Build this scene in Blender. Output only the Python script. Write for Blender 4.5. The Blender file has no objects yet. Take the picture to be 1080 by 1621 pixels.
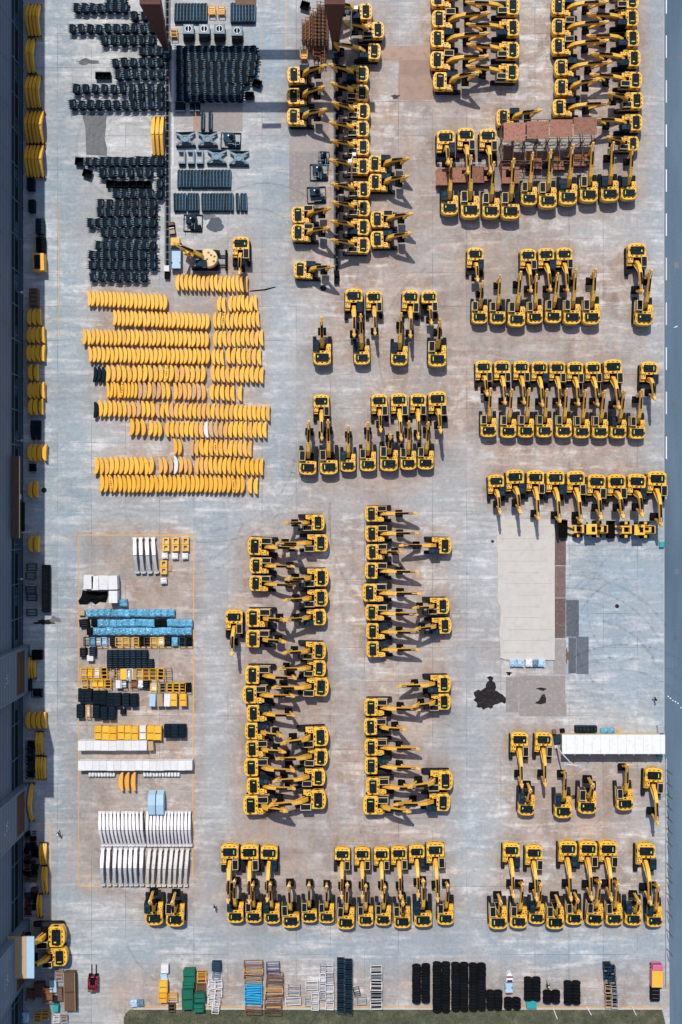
import bpy, math, random
from mathutils import Vector
random.seed(7)
R = math.radians
HC = 180.0                      # camera height over the yard, metres
sc = bpy.context.scene
COL = sc.collection

# ------------------------------------------------------------------ materials
MAT = {}
def nodes_of(name):
    m = bpy.data.materials.new(name); m.use_nodes = True
    nt = m.node_tree
    b = nt.nodes['Principled BSDF']
    return m, nt, b
def mat(name, col, rough=0.5, metal=0.0, var=0.12, nscale=1.6, dirt=0.0, dirtcol=(0.08, 0.055, 0.04), bump=0.0, bscale=6.0, coat=0.0):
    m, nt, b = nodes_of(name)
    N = nt.nodes.new; L = nt.links.new
    geo = N('ShaderNodeNewGeometry')
    nz = N('ShaderNodeTexNoise'); nz.inputs['Scale'].default_value = nscale; nz.inputs['Detail'].default_value = 5
    L(geo.outputs['Position'], nz.inputs['Vector'])
    info = N('ShaderNodeObjectInfo')
    add = N('ShaderNodeMath'); add.operation = 'ADD'
    L(nz.outputs['Fac'], add.inputs[0]); L(info.outputs['Random'], add.inputs[1])
    mr = N('ShaderNodeMapRange'); mr.inputs['From Min'].default_value = 0.3; mr.inputs['From Max'].default_value = 1.7
    mr.inputs['To Min'].default_value = 1 - var; mr.inputs['To Max'].default_value = 1 + var
    L(add.outputs[0], mr.inputs['Value'])
    mul = N('ShaderNodeMixRGB'); mul.blend_type = 'MULTIPLY'; mul.inputs['Fac'].default_value = 1
    mul.inputs[1].default_value = (*col, 1)
    comb = N('ShaderNodeCombineXYZ')
    for i in range(3): L(mr.outputs[0], comb.inputs[i])
    L(comb.outputs[0], mul.inputs[2])
    last = mul.outputs[0]
    if dirt > 0:
        n2 = N('ShaderNodeTexNoise'); n2.inputs['Scale'].default_value = nscale * 2.3; n2.inputs['Detail'].default_value = 6
        L(geo.outputs['Position'], n2.inputs['Vector'])
        r2 = N('ShaderNodeMapRange'); r2.inputs['From Min'].default_value = 0.52; r2.inputs['From Max'].default_value = 0.75
        r2.inputs['To Max'].default_value = dirt; L(n2.outputs['Fac'], r2.inputs['Value'])
        mx = N('ShaderNodeMixRGB'); mx.inputs[2].default_value = (*dirtcol, 1)
        L(r2.outputs[0], mx.inputs['Fac']); L(last, mx.inputs[1]); last = mx.outputs[0]
    L(last, b.inputs['Base Color'])
    b.inputs['Roughness'].default_value = rough; b.inputs['Metallic'].default_value = metal
    if max(col) < 0.2: b.inputs['Specular IOR Level'].default_value = 0.14
    if coat: b.inputs['Coat Weight'].default_value = coat
    if bump > 0:
        n3 = N('ShaderNodeTexNoise'); n3.inputs['Scale'].default_value = bscale; n3.inputs['Detail'].default_value = 4
        L(geo.outputs['Position'], n3.inputs['Vector'])
        bp = N('ShaderNodeBump'); bp.inputs['Strength'].default_value = bump; bp.inputs['Distance'].default_value = 0.1
        L(n3.outputs['Fac'], bp.inputs['Height']); L(bp.outputs[0], b.inputs['Normal'])
    MAT[name] = m
    return m
mat('yellow', (0.83, 0.455, 0.035), 0.45, var=0.15, nscale=1.1, dirt=0.42, dirtcol=(0.48, 0.27, 0.09))
mat('boom_yellow', (0.84, 0.45, 0.055), 0.45, var=0.14, dirt=0.40, dirtcol=(0.42, 0.19, 0.05))
mat('cast_yellow', (0.82, 0.435, 0.04), 0.5, var=0.13, dirt=0.4, dirtcol=(0.52, 0.25, 0.04))
mat('deep_yellow', (0.80, 0.40, 0.02), 0.5, var=0.13, dirt=0.35, dirtcol=(0.48, 0.22, 0.03))
mat('primer', (0.60, 0.345, 0.155), 0.7, var=0.15, dirt=0.35)
mat('orange_cast', (0.76, 0.385, 0.075), 0.55, var=0.13, dirt=0.35, dirtcol=(0.5,0.24,0.07))
mat('cream', (0.66, 0.47, 0.22), 0.5, dirt=0.45, dirtcol=(0.40, 0.24, 0.08))
mat('glass', (0.008, 0.022, 0.042), 0.12, var=0.35, coat=0.3)
mat('cover', (0.004, 0.009, 0.016), 0.60, var=0.5, dirt=0.35, dirtcol=(0.012, 0.04, 0.06))
mat('cabblue', (0.006, 0.022, 0.042), 0.60, var=0.3)
mat('black', (0.004, 0.0045, 0.006), 0.90, var=0.35)
mat('rubber', (0.0045, 0.006, 0.008), 0.95, var=0.4, dirt=0.3, dirtcol=(0.012, 0.014, 0.016))
mat('trackmat', (0.014, 0.018, 0.024), 0.9, var=0.4, dirt=0.6, dirtcol=(0.06, 0.052, 0.047))
mat('chrome', (0.55, 0.44, 0.30), 0.6, var=0.2)
mat('lime', (0.55, 0.72, 0.08), 0.5)
mat('navy_steel', (0.004, 0.010, 0.018), 0.80, var=0.5, dirt=0.35, dirtcol=(0.018, 0.04, 0.06))
mat('bucket_in', (0.002, 0.003, 0.004), 0.9, var=0.3)
mat('bucket_highlight_teeth', (0.045, 0.078, 0.11), 0.65, var=0.5)  # paler tone painting the highlight on bucket backs; also upright bucket teeth
mat('tooth_steel', (0.24, 0.33, 0.39), 0.55, var=0.35)
mat('bucket_brown', (0.085, 0.062, 0.05), 0.6, var=0.4, dirt=0.5, dirtcol=(0.01, 0.012, 0.014))
mat('grey_blue', (0.10, 0.185, 0.26), 0.5, var=0.25, dirt=0.4, dirtcol=(0.04, 0.07, 0.10))
mat('frame_blue', (0.016, 0.042, 0.070), 0.80, var=0.5, dirt=0.5, dirtcol=(0.006, 0.012, 0.018))
mat('white', (0.70, 0.70, 0.71), 0.6, var=0.10, nscale=0.8, dirt=0.45, dirtcol=(0.50, 0.455, 0.42))
mat('wrap_white', (0.70, 0.68, 0.715), 0.4, var=0.12, bump=0.6, bscale=3.5, dirt=0.45, dirtcol=(0.50, 0.46, 0.47))
mat('wrap_dusty', (0.60, 0.57, 0.54), 0.5, var=0.12, bump=0.7, bscale=4, dirt=0.5, dirtcol=(0.42, 0.38, 0.35))
mat('wrap_grey', (0.42, 0.46, 0.50), 0.4, var=0.15, bump=0.6, bscale=4, dirt=0.3, dirtcol=(0.62, 0.6, 0.62))
mat('wrap_blue', (0.10, 0.34, 0.52), 0.3, var=0.25, bump=0.9, bscale=3.2, dirt=0.6, dirtcol=(0.42, 0.62, 0.74), nscale=1.9)
mat('pale_blue', (0.36, 0.53, 0.68), 0.45, var=0.12, bump=0.3, bscale=3, dirt=0.2, dirtcol=(0.5, 0.6, 0.68))
mat('sky_paint', (0.03, 0.36, 0.62), 0.5, var=0.2, dirt=0.2)
mat('green_paint', (0.012, 0.13, 0.085), 0.5, var=0.2, dirt=0.35)
mat('teal', (0.02, 0.32, 0.33), 0.5)
mat('rust', (0.24, 0.088, 0.035), 0.85, var=0.3, dirt=0.7, dirtcol=(0.09, 0.035, 0.02), nscale=2.2)
mat('rust_pink', (0.30, 0.135, 0.09), 0.85, var=0.35, dirt=0.95, dirtcol=(0.085, 0.042, 0.036), nscale=1.5, bump=0.5, bscale=5)
mat('maroon', (0.105, 0.042, 0.036), 0.6, var=0.2, dirt=0.4, dirtcol=(0.2, 0.1, 0.08))
mat('brown', (0.15, 0.09, 0.06), 0.8, var=0.25, dirt=0.4)
mat('wood', (0.42, 0.29, 0.17), 0.8, var=0.25, nscale=4)
mat('red', (0.26, 0.012, 0.03), 0.45, var=0.15)
mat('pink', (0.62, 0.13, 0.25), 0.5)
mat('purple', (0.05, 0.06, 0.16), 0.5)
mat('galv', (0.45, 0.47, 0.5), 0.45, 0.3, var=0.2)
mat('skin', (0.45, 0.26, 0.17), 0.6)
mat('cloth_dark', (0.02, 0.025, 0.04), 0.85)
mat('hivis', (0.45, 0.65, 0.05), 0.7)
mat('slab', (0.53, 0.495, 0.455), 0.9, var=0.16, nscale=0.5, dirt=0.7, dirtcol=(0.44, 0.405, 0.37), bump=0.2, bscale=2)
mat('plate_rust', (0.17, 0.115, 0.10), 0.75, var=0.3, nscale=1.2, dirt=0.85, dirtcol=(0.26, 0.19, 0.165), bump=0.2)
mat('plate_brown', (0.36, 0.245, 0.19), 0.8, var=0.25, nscale=0.5, dirt=0.9, dirtcol=(0.25, 0.17, 0.135))
mat('plate_dark', (0.115, 0.13, 0.16), 0.6, var=0.3, nscale=1.1, dirt=0.85, dirtcol=(0.20, 0.19, 0.205), bump=0.2)
mat('plate_grey', (0.30, 0.265, 0.25), 0.75, var=0.2, nscale=0.8, dirt=0.9, dirtcol=(0.40, 0.35, 0.325))
mat('patch_grey', (0.15, 0.155, 0.165), 0.9, var=0.25, nscale=1.6, dirt=0.9, dirtcol=(0.25, 0.25, 0.255))
mat('oil', (0.018, 0.016, 0.016), 0.4, var=0.5, nscale=0.9, dirt=0.9, dirtcol=(0.065, 0.05, 0.042))
mat('wet', (0.085, 0.10, 0.125), 0.18, var=0.1)
mat('paint_yellow', (0.60, 0.34, 0.09), 0.8, var=0.2, nscale=2.5, dirt=0.7, dirtcol=(0.42, 0.33, 0.25))
mat('paint_white', (0.72, 0.74, 0.76), 0.8, var=0.15, nscale=2.5, dirt=0.4, dirtcol=(0.4, 0.42, 0.45))
mat('cladding_dark', (0.022, 0.036, 0.050), 0.5, var=0.3, nscale=0.3)
mat('cladding_brown', (0.075, 0.035, 0.018), 0.6, var=0.2)
mat('cladding_blue', (0.125, 0.18, 0.25), 0.6, var=0.25, nscale=0.12, dirt=0.4, dirtcol=(0.085, 0.11, 0.16))
mat('cladding_trim', (0.07, 0.135, 0.20), 0.5, var=0.2, nscale=0.3)

# concrete of the yard: slabs, joints, warm dirt by the machines, pale scuffs
def ground_material():
    m, nt, b = nodes_of('yard_concrete')
    N = nt.nodes.new; L = nt.links.new
    geo = N('ShaderNodeNewGeometry'); sep = N('ShaderNodeSeparateXYZ'); L(geo.outputs['Position'], sep.inputs[0])
    att = N('ShaderNodeAttribute'); att.attribute_name = 'wear'
    asep = N('ShaderNodeSeparateColor'); L(att.outputs['Color'], asep.inputs[0])
    def noise(scale, detail=6, rough=0.6, vec=None, dist=0.0):
        n = N('ShaderNodeTexNoise'); n.inputs['Scale'].default_value = scale; n.inputs['Detail'].default_value = detail
        n.inputs['Roughness'].default_value = rough; n.inputs['Distortion'].default_value = dist
        L(vec if vec is not None else geo.outputs['Position'], n.inputs['Vector']); return n.outputs['Fac']
    def mrange(v, a, bb, c, d, clamp=True):
        r = N('ShaderNodeMapRange'); r.clamp = clamp
        for k, x in zip(('From Min', 'From Max', 'To Min', 'To Max'), (a, bb, c, d)): r.inputs[k].default_value = x
        L(v, r.inputs['Value']); return r.outputs[0]
    def math_(op, a, bb=None):
        n = N('ShaderNodeMath'); n.operation = op
        for i, v in enumerate((a, bb)):
            if v is None: continue
            if isinstance(v, (int, float)): n.inputs[i].default_value = v
            else: L(v, n.inputs[i])
        return n.outputs[0]
    def mix(fac, a, bb, mode='MIX'):
        n = N('ShaderNodeMixRGB'); n.blend_type = mode
        if isinstance(fac, float): n.inputs[0].default_value = fac
        else: L(fac, n.inputs[0])
        for i, v in ((1, a), (2, bb)):
            if isinstance(v, tuple): n.inputs[i].default_value = (*v, 1)
            else: L(v, n.inputs[i])
        return n.outputs[0]
    # slab index -> tone
    def slab(o, off):
        return math_('FLOOR', math_('DIVIDE', math_('ADD', o, off), 5.4))
    sx = slab(sep.outputs[0], 17.9 + 540); sy = slab(sep.outputs[1], 32.25 + 540)
    cv = N('ShaderNodeCombineXYZ'); L(sx, cv.inputs[0]); L(sy, cv.inputs[1])
    wn = N('ShaderNodeTexWhiteNoise'); wn.noise_dimensions = '2D'; L(cv.outputs[0], wn.inputs['Vector'])
    tone = mrange(wn.outputs['Value'], 0, 1, 0.93, 1.06)
    big = noise(0.045, 4, 0.55); mid = noise(0.22, 7, 0.65, dist=0.4); fine = noise(1.7, 8, 0.7)
    sv = N('ShaderNodeMapping'); sv.inputs['Scale'].default_value = (1.0, 0.16, 1); L(geo.outputs['Position'], sv.inputs['Vector'])
    streak = noise(0.7, 6, 0.65, sv.outputs[0])
    sh = N('ShaderNodeMapping'); sh.inputs['Scale'].default_value = (0.14, 1.0, 1); L(geo.outputs['Position'], sh.inputs['Vector'])
    streakh = noise(0.8, 8, 0.7, sh.outputs[0], 0.3)
    blue = mix(mrange(big, 0.35, 0.65, 0, 1), (0.342, 0.349, 0.356), (0.478, 0.48, 0.482))
    warmc = mix(mrange(mid, 0.35, 0.7, 0, 1), (0.43, 0.34, 0.285), (0.235, 0.168, 0.135))
    wf = math_('MULTIPLY', math_('MULTIPLY', asep.outputs[0], mrange(wn.outputs['Value'], 0, 1, 0.72, 1.15)), mrange(math_('ADD', streakh, streak), 0.75, 1.2, 0.45, 1.25))
    col = mix(mrange(wf, 0, 1, 0, 1), blue, warmc)
    rf = math_('MULTIPLY', math_('MULTIPLY', asep.outputs[0], mrange(noise(0.33, 8, 0.7, dist=0.8), 0.52, 0.68, 0, 0.8)), mrange(big, 0.42, 0.58, 0.3, 1.0))
    col = mix(rf, col, (0.47, 0.275, 0.175))
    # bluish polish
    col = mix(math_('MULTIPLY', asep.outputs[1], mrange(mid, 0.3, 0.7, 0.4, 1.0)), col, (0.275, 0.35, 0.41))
    # pale lime scuffs
    lf = math_('MULTIPLY', mrange(math_('ADD', math_('MULTIPLY', streakh, 0.55), math_('MULTIPLY', noise(0.42, 10, 0.78, dist=0.5), 0.45)), 0.49, 0.62, 0, 0.9), mrange(big, 0.38, 0.6, 0.25, 1.0))
    col = mix(lf, col, (0.74, 0.72, 0.71))
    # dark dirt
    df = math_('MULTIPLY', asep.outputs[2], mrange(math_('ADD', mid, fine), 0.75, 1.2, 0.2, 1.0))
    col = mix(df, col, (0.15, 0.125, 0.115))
    sp = mrange(noise(0.95, 10, 0.75, dist=0.6), 0.62, 0.73, 0, 0.5)
    col = mix(sp, col, (0.20, 0.17, 0.155))
    # arcs of tyre rubber
    wv = N('ShaderNodeTexWave'); wv.wave_type = 'RINGS'; wv.inputs['Scale'].default_value = 0.34; wv.inputs['Distortion'].default_value = 5.5
    wv.inputs['Detail'].default_value = 3; wv.inputs['Detail Scale'].default_value = 0.6
    mp = N('ShaderNodeMapping'); mp.inputs['Location'].default_value = (-30, 12, 0); L(geo.outputs['Position'], mp.inputs['Vector']); L(mp.outputs[0], wv.inputs['Vector'])
    tf = math_('MULTIPLY', mrange(wv.outputs['Fac'], 0.5, 1, 0, 0.36), mrange(noise(0.07, 3), 0.45, 0.65, 0.1, 1.0))
    col = mix(tf, col, (0.25, 0.27, 0.29))
    ff = mrange(fine, 0.3, 0.7, 0.82, 1.13)
    t3 = N('ShaderNodeCombineXYZ'); tt = math_('MULTIPLY', tone, ff)
    for i in range(3): L(tt, t3.inputs[i])
    col = mix(1.0, col, t3.outputs[0], 'MULTIPLY')
    # joints between slabs
    def joint(o, off):
        fr = math_('FRACT', math_('DIVIDE', math_('ADD', o, off), 5.4))
        d = math_('ABSOLUTE', math_('SUBTRACT', fr, 0.5))
        return mrange(d, 0.4915, 0.4965, 0, 1)
    j = math_('MAXIMUM', joint(sep.outputs[0], 17.9 + 540), joint(sep.outputs[1], 32.25 + 540))
    j = math_('MULTIPLY', j, mrange(noise(0.09, 2), 0.44, 0.58, 0.03, 0.7))
    col = mix(j, col, (0.10, 0.095, 0.095))
    L(col, b.inputs['Base Color'])
    b.inputs['Roughness'].default_value = 0.9
    b.inputs['Specular IOR Level'].default_value = 0.3
    bp = N('ShaderNodeBump'); bp.inputs['Strength'].default_value = 0.25; bp.inputs['Distance'].default_value = 0.05
    L(fine, bp.inputs['Height']); L(bp.outputs[0], b.inputs['Normal'])
    MAT['yard'] = m
ground_material()
def asphalt_material():
    m, nt, b = nodes_of('road_asphalt'); N = nt.nodes.new; L = nt.links.new
    geo = N('ShaderNodeNewGeometry')
    n1 = N('ShaderNodeTexNoise'); n1.inputs['Scale'].default_value = 0.13; n1.inputs['Detail'].default_value = 6
    mp = N('ShaderNodeMapping'); mp.inputs['Scale'].default_value = (2.5, 0.35, 1); L(geo.outputs['Position'], mp.inputs[0]); L(mp.outputs[0], n1.inputs['Vector'])
    n2 = N('ShaderNodeTexNoise'); n2.inputs['Scale'].default_value = 5; n2.inputs['Detail'].default_value = 8; L(geo.outputs['Position'], n2.inputs['Vector'])
    r = N('ShaderNodeValToRGB'); r.color_ramp.elements[0].position = 0.3; r.color_ramp.elements[0].color = (0.072, 0.122, 0.175, 1)
    r.color_ramp.elements[1].position = 0.72; r.color_ramp.elements[1].color = (0.128, 0.192, 0.255, 1); L(n1.outputs['Fac'], r.inputs[0])
    mx = N('ShaderNodeMixRGB'); mx.blend_type = 'MULTIPLY'; mx.inputs[0].default_value = 0.5
    r2 = N('ShaderNodeValToRGB'); r2.color_ramp.elements[0].position = 0.3; r2.color_ramp.elements[0].color = (0.6, 0.6, 0.6, 1); r2.color_ramp.elements[1].position = 0.65
    L(n2.outputs['Fac'], r2.inputs[0]); L(r.outputs[0], mx.inputs[1]); L(r2.outputs[0], mx.inputs[2]); L(mx.outputs[0], b.inputs['Base Color'])
    b.inputs['Roughness'].default_value = 0.9
    MAT['asphalt'] = m
asphalt_material()
def turf_material():
    m, nt, b = nodes_of('turf'); N = nt.nodes.new; L = nt.links.new
    geo = N('ShaderNodeNewGeometry')
    n1 = N('ShaderNodeTexNoise'); n1.inputs['Scale'].default_value = 0.55; n1.inputs['Detail'].default_value = 8; n1.inputs['Roughness'].default_value = 0.7; L(geo.outputs['Position'], n1.inputs['Vector'])
    r = N('ShaderNodeValToRGB'); e = r.color_ramp.elements
    e[0].position = 0.3; e[0].color = (0.045, 0.05, 0.028, 1); e[1].position = 0.7; e[1].color = (0.17, 0.15, 0.10, 1)
    x = e.new(0.52); x.color = (0.085, 0.09, 0.052, 1)
    L(n1.outputs['Fac'], r.inputs[0]); L(r.outputs[0], b.inputs['Base Color']); b.inputs['Roughness'].default_value = 0.95
    MAT['turf'] = m
turf_material()

def scuff_material():
    m, nt, b = nodes_of('tyre_scuff'); N = nt.nodes.new; L = nt.links.new
    geo = N('ShaderNodeNewGeometry'); n1 = N('ShaderNodeTexNoise'); n1.inputs['Scale'].default_value = 1.1; n1.inputs['Detail'].default_value = 8; n1.inputs['Roughness'].default_value = 0.75
    L(geo.outputs['Position'], n1.inputs['Vector']); info = N('ShaderNodeObjectInfo')
    r = N('ShaderNodeMapRange'); r.inputs['From Min'].default_value = 0.40; r.inputs['From Max'].default_value = 0.72; r.inputs['To Max'].default_value = 0.36; L(n1.outputs['Fac'], r.inputs['Value'])
    ml = N('ShaderNodeMath'); ml.operation = 'MULTIPLY'; L(r.outputs[0], ml.inputs[0]); L(info.outputs['Random'], ml.inputs[1]); L(ml.outputs[0], b.inputs['Alpha'])
    b.inputs['Base Color'].default_value = (0.10, 0.10, 0.105, 1); b.inputs['Roughness'].default_value = 0.9
    MAT['scuff'] = m
scuff_material()

# ------------------------------------------------------------------ mesh helper
class MB:
    def __init__(s, m='yellow'): s.v = []; s.f = []; s.mi = []; s.ms = [m]; s.c = 0
    def m(s, name):
        if name not in s.ms: s.ms.append(name)
        s.c = s.ms.index(name); return s
    def add(s, vs, fs):
        o = len(s.v); s.v += [tuple(p) for p in vs]
        for f in fs: s.f.append([o + i for i in f]); s.mi.append(s.c)
        return s
    def box(s, c, d, rz=0.0, top=1.0):
        x, y, z = d[0] / 2, d[1] / 2, d[2] / 2; ca, sa = math.cos(rz), math.sin(rz)
        vs = []
        for sz in (-1, 1):
            k = top if sz > 0 else 1
            for sx, sy in ((-1, -1), (1, -1), (1, 1), (-1, 1)):
                a, b = sx * x * k, sy * y * k
                vs.append((c[0] + a * ca - b * sa, c[1] + a * sa + b * ca, c[2] + sz * z))
        return s.add(vs, [(3, 2, 1, 0), (4, 5, 6, 7), (0, 1, 5, 4), (1, 2, 6, 5), (2, 3, 7, 6), (3, 0, 4, 7)])
    def b(s, x0, x1, y0, y1, z0, z1):
        return s.box(((x0 + x1) / 2, (y0 + y1) / 2, (z0 + z1) / 2), (x1 - x0, y1 - y0, z1 - z0))
    def prism(s, pts, z0, z1, ch=0.0):
        n = len(pts); cx = sum(p[0] for p in pts) / n; cy = sum(p[1] for p in pts) / n
        rings = [(z0, 0)]
        if ch > 0: rings += [(z1 - ch, 0), (z1 - ch * 0.3, ch * 0.3), (z1, ch)]
        else: rings += [(z1, 0)]
        vs = []
        for z, i in rings:
            for p in pts:
                d = math.hypot(p[0] - cx, p[1] - cy) or 1
                k = 1 - i * 1.3 / d if i else 1
                vs.append((cx + (p[0] - cx) * k, cy + (p[1] - cy) * k, z))
        fs = [tuple(range(n - 1, -1, -1))]
        for r in range(len(rings) - 1):
            for i in range(n):
                a = r * n + i; bb = r * n + (i + 1) % n
                fs.append((a, bb, bb + n, a + n))
        fs.append(tuple(range((len(rings) - 1) * n, len(rings) * n)))
        return s.add(vs, fs)
    def side(s, pts, y0, y1):                     # profile in x-z, extruded along y
        n = len(pts)
        vs = [(p[0], y0, p[1]) for p in pts] + [(p[0], y1, p[1]) for p in pts]
        fs = [tuple(range(n)), tuple(range(2 * n - 1, n - 1, -1))]
        for i in range(n):
            j = (i + 1) % n; fs.append((i, i + n, j + n, j))
        return s.add(vs, fs)
    def strip(s, line, th, w):                    # box girder along an x-z polyline: thickness th[i], width w[i]
        vs = []; n = len(line)
        for i, p in enumerate(line):
            a = line[max(i - 1, 0)]; bb = line[min(i + 1, n - 1)]
            dx, dz = bb[0] - a[0], bb[1] - a[1]; l = math.hypot(dx, dz) or 1
            nx, nz = -dz / l, dx / l
            for sy, sn in ((-1, -1), (1, -1), (1, 1), (-1, 1)):
                vs.append((p[0] + sn * nx * th[i] / 2, sy * w[i] / 2, p[1] + sn * nz * th[i] / 2))
        fs = [(3, 2, 1, 0), tuple(4 * (n - 1) + k for k in range(4))]
        for i in range(n - 1):
            for k in range(4):
                a = 4 * i + k; bb = 4 * i + (k + 1) % 4
                fs.append((a, bb, bb + 4, a + 4))
        return s.add(vs, fs)
    def cyl(s, p0, p1, r, n=10, r1=None):
        p0 = Vector(p0); p1 = Vector(p1); d = (p1 - p0).normalized()
        u = d.orthogonal().normalized(); w = d.cross(u); r1 = r if r1 is None else r1
        vs = []
        for p, rr in ((p0, r), (p1, r1)):
            for i in range(n):
                a = 2 * math.pi * i / n; vs.append(p + u * rr * math.cos(a) + w * rr * math.sin(a))
        fs = [tuple(range(n - 1, -1, -1)), tuple(range(n, 2 * n))] + [(i, (i + 1) % n, n + (i + 1) % n, n + i) for i in range(n)]
        return s.add(vs, fs)
    def ring(s, c, r0, r1, z0, z1, n=20):
        vs = []
        for r, z in ((r0, z0), (r1, z0), (r1, z1), (r0, z1)):
            for i in range(n):
                a = 2 * math.pi * i / n; vs.append((c[0] + r * math.cos(a), c[1] + r * math.sin(a), z))
        fs = []
        for k in range(4):
            for i in range(n):
                j = (i + 1) % n; k2 = (k + 1) % 4
                fs.append((k * n + i, k * n + j, k2 * n + j, k2 * n + i))
        return s.add(vs, fs)
    def mesh(s, name, smooth=False):
        import bmesh
        me = bpy.data.meshes.new(name); me.from_pydata(s.v, [], s.f)
        for k in s.ms: me.materials.append(MAT[k])
        for p, i in zip(me.polygons, s.mi): p.material_index = i
        bm = bmesh.new(); bm.from_mesh(me); bmesh.ops.recalc_face_normals(bm, faces=bm.faces); bm.to_mesh(me); bm.free()
        if smooth:
            for p in me.polygons: p.use_smooth = True
        return me

def P(px, py, h=0.0):
    k = 0.1 * (1 - h / HC)
    return (px - 540) * k, (810.5 - py) * k
def obj(name, me, parent=None, loc=(0, 0, 0), rz=0.0, s=1.0):
    o = bpy.data.objects.new(name, me); COL.objects.link(o)
    o.location = loc; o.rotation_euler = (0, 0, rz); o.scale = (s, s, s)
    if parent: o.parent = parent
    return o
def tag(o, label, cat, group=None, kind=None):
    if label: o['label'] = label
    if cat: o['category'] = cat
    if group: o['group'] = group
    if kind: o['kind'] = kind
    return o
def thing(name, label, cat, loc, rz=0.0, s=1.0, group=None):
    return tag(obj(name, None, None, loc, rz, s), label, cat, group)
_cache = {}
def cached(key, fn):
    if key not in _cache: _cache[key] = fn()
    return _cache[key]
ORD = 'first second third fourth fifth sixth seventh eighth ninth tenth eleventh twelfth thirteenth fourteenth fifteenth sixteenth seventeenth eighteenth nineteenth'.split()
TENS = {20: 'twent', 30: 'thirt', 40: 'fort', 50: 'fift'}
def ordw(i):                                      # 0-based
    n = i + 1
    if n < 20: return ORD[n - 1]
    t = n // 10 * 10
    return TENS[t] + 'ieth' if n == t else TENS[t] + 'y-' + ORD[n - t - 1]
def place(i, n, axis='x'):
    a, z = ('left', 'right') if axis == 'x' else ('top', 'bottom')
    if n == 1: return 'single'
    if i == 0: return {'x': 'leftmost', 'y': 'topmost'}[axis]
    if i == n - 1: return {'x': 'rightmost', 'y': 'lowest'}[axis]
    return ordw(i) + ' from ' + a
# ------------------------------------------------------------------ excavator parts (x forward, metres, origin at the slew centre)
def track_mesh():
    mb = MB('trackmat'); pts = []
    for i in range(9):
        a = R(-90 + 180 * i / 8); pts.append((1.62 + 0.46 * math.cos(a), 0.48 + 0.46 * math.sin(a)))
    for i in range(9):
        a = R(90 + 180 * i / 8); pts.append((-1.62 + 0.46 * math.cos(a), 0.48 + 0.46 * math.sin(a)))
    mb.side(pts, -0.27, 0.27)
    k = -1.75
    while k < 1.8:                                # grouser bars on the top run
        mb.b(k, k + 0.09, -0.29, 0.29, 0.93, 0.985); k += 0.2
    for sx in (-1, 1):
        for a in (20, 55):
            x = sx * (1.62 + 0.48 * math.cos(R(a))); z = 0.48 + 0.48 * math.sin(R(a))
            mb.box((x, 0, z), (0.09, 0.58, 0.09))
    mb.m('black')
    for i in range(5): mb.cyl((-1.2 + 0.6 * i, -0.285, 0.33), (-1.2 + 0.6 * i, 0.285, 0.33), 0.17, 8)
    for sx in (-1, 1): mb.cyl((sx * 1.62, -0.285, 0.48), (sx * 1.62, 0.285, 0.48), 0.33, 10)
    return mb.mesh('track')
def carbody_mesh():
    mb = MB('black'); mb.b(-1.0, 1.0, -0.85, 0.85, 0.42, 0.85); mb.b(-0.35, 0.35, -0.95, 0.95, 0.3, 0.62)
    mb.cyl((0, 0, 0.8), (0, 0, 1.12), 0.62, 16)
    return mb.mesh('carbody')
def house_mesh():
    mb = MB('yellow')
    pts = [(-2.1, -1.36), (-0.5, -1.36), (-0.34, -1.2), (-0.34, 1.2), (-0.5, 1.36), (-2.1, 1.36)]
    mb.prism(pts, 1.1, 2.3, 0.07)
    mb.m('black').b(-0.34, 0.9, -0.5, 0.36, 1.12, 1.42)      # swing frame floor under the boom foot
    mb.b(-0.36, -0.32, -0.4, 0.3, 1.5, 2.1)
    mb.b(-0.3, 0.1, -0.33, -0.22, 1.4, 2.0); mb.b(-0.3, 0.1, 0.22, 0.33, 1.4, 2.0)
    mb.b(-0.6, -0.42, -0.24, 0.10, 2.285, 2.325)             # slots, hatches and caps on the deck
    for y in (-0.15, 0.05, 0.25): mb.b(-0.72, -0.64, y - .05, y + .05, 2.285, 2.32)
    mb.b(-0.62, -0.42, 0.52, 0.70, 2.285, 2.34)
    mb.b(-0.66, -0.52, -0.78, -0.62, 2.285, 2.32); mb.b(-0.50, -0.42, -1.1, -0.88, 2.285, 2.315)
    for y in (-1.22, 1.18): mb.b(-1.75, -1.25, y - .04, y + .04, 2.285, 2.315)
    mb.b(-1.6, -1.0, 1.345, 1.375, 1.5, 2.0); mb.b(-1.6, -1.0, -1.375, -1.345, 1.5, 2.0)   # side grilles
    mb.m('chrome').b(-0.5, -0.46, -1.3, -1.26, 2.3, 2.42)
    return mb.mesh('house')
def counterweight_part():
    mb = MB('yellow'); pts = [(-2.02, 1.38), (-2.02, -1.38)]
    for i in range(11):
        a = -1.0 + 2.0 * i / 10
        e = abs(a) ** 3.2
        pts.append((-2.56 + 0.36 * e + 0.06 * a * a, 1.38 * a))
    mb.prism(pts, 1.05, 2.2, 0.13)
    mb.m('black')
    for y in (-0.7, 0.0, 0.7): mb.b(-2.24, -2.13, y - .14, y + .14, 2.19, 2.225)
    for i in range(5):                             # dark maker's lettering, too small in the photo to read
        y = -0.42 + 0.21 * i
        mb.b(-2.585, -2.52, y - .07, y + .05, 1.62, 1.84)
    return mb.mesh('counterweight')
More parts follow.
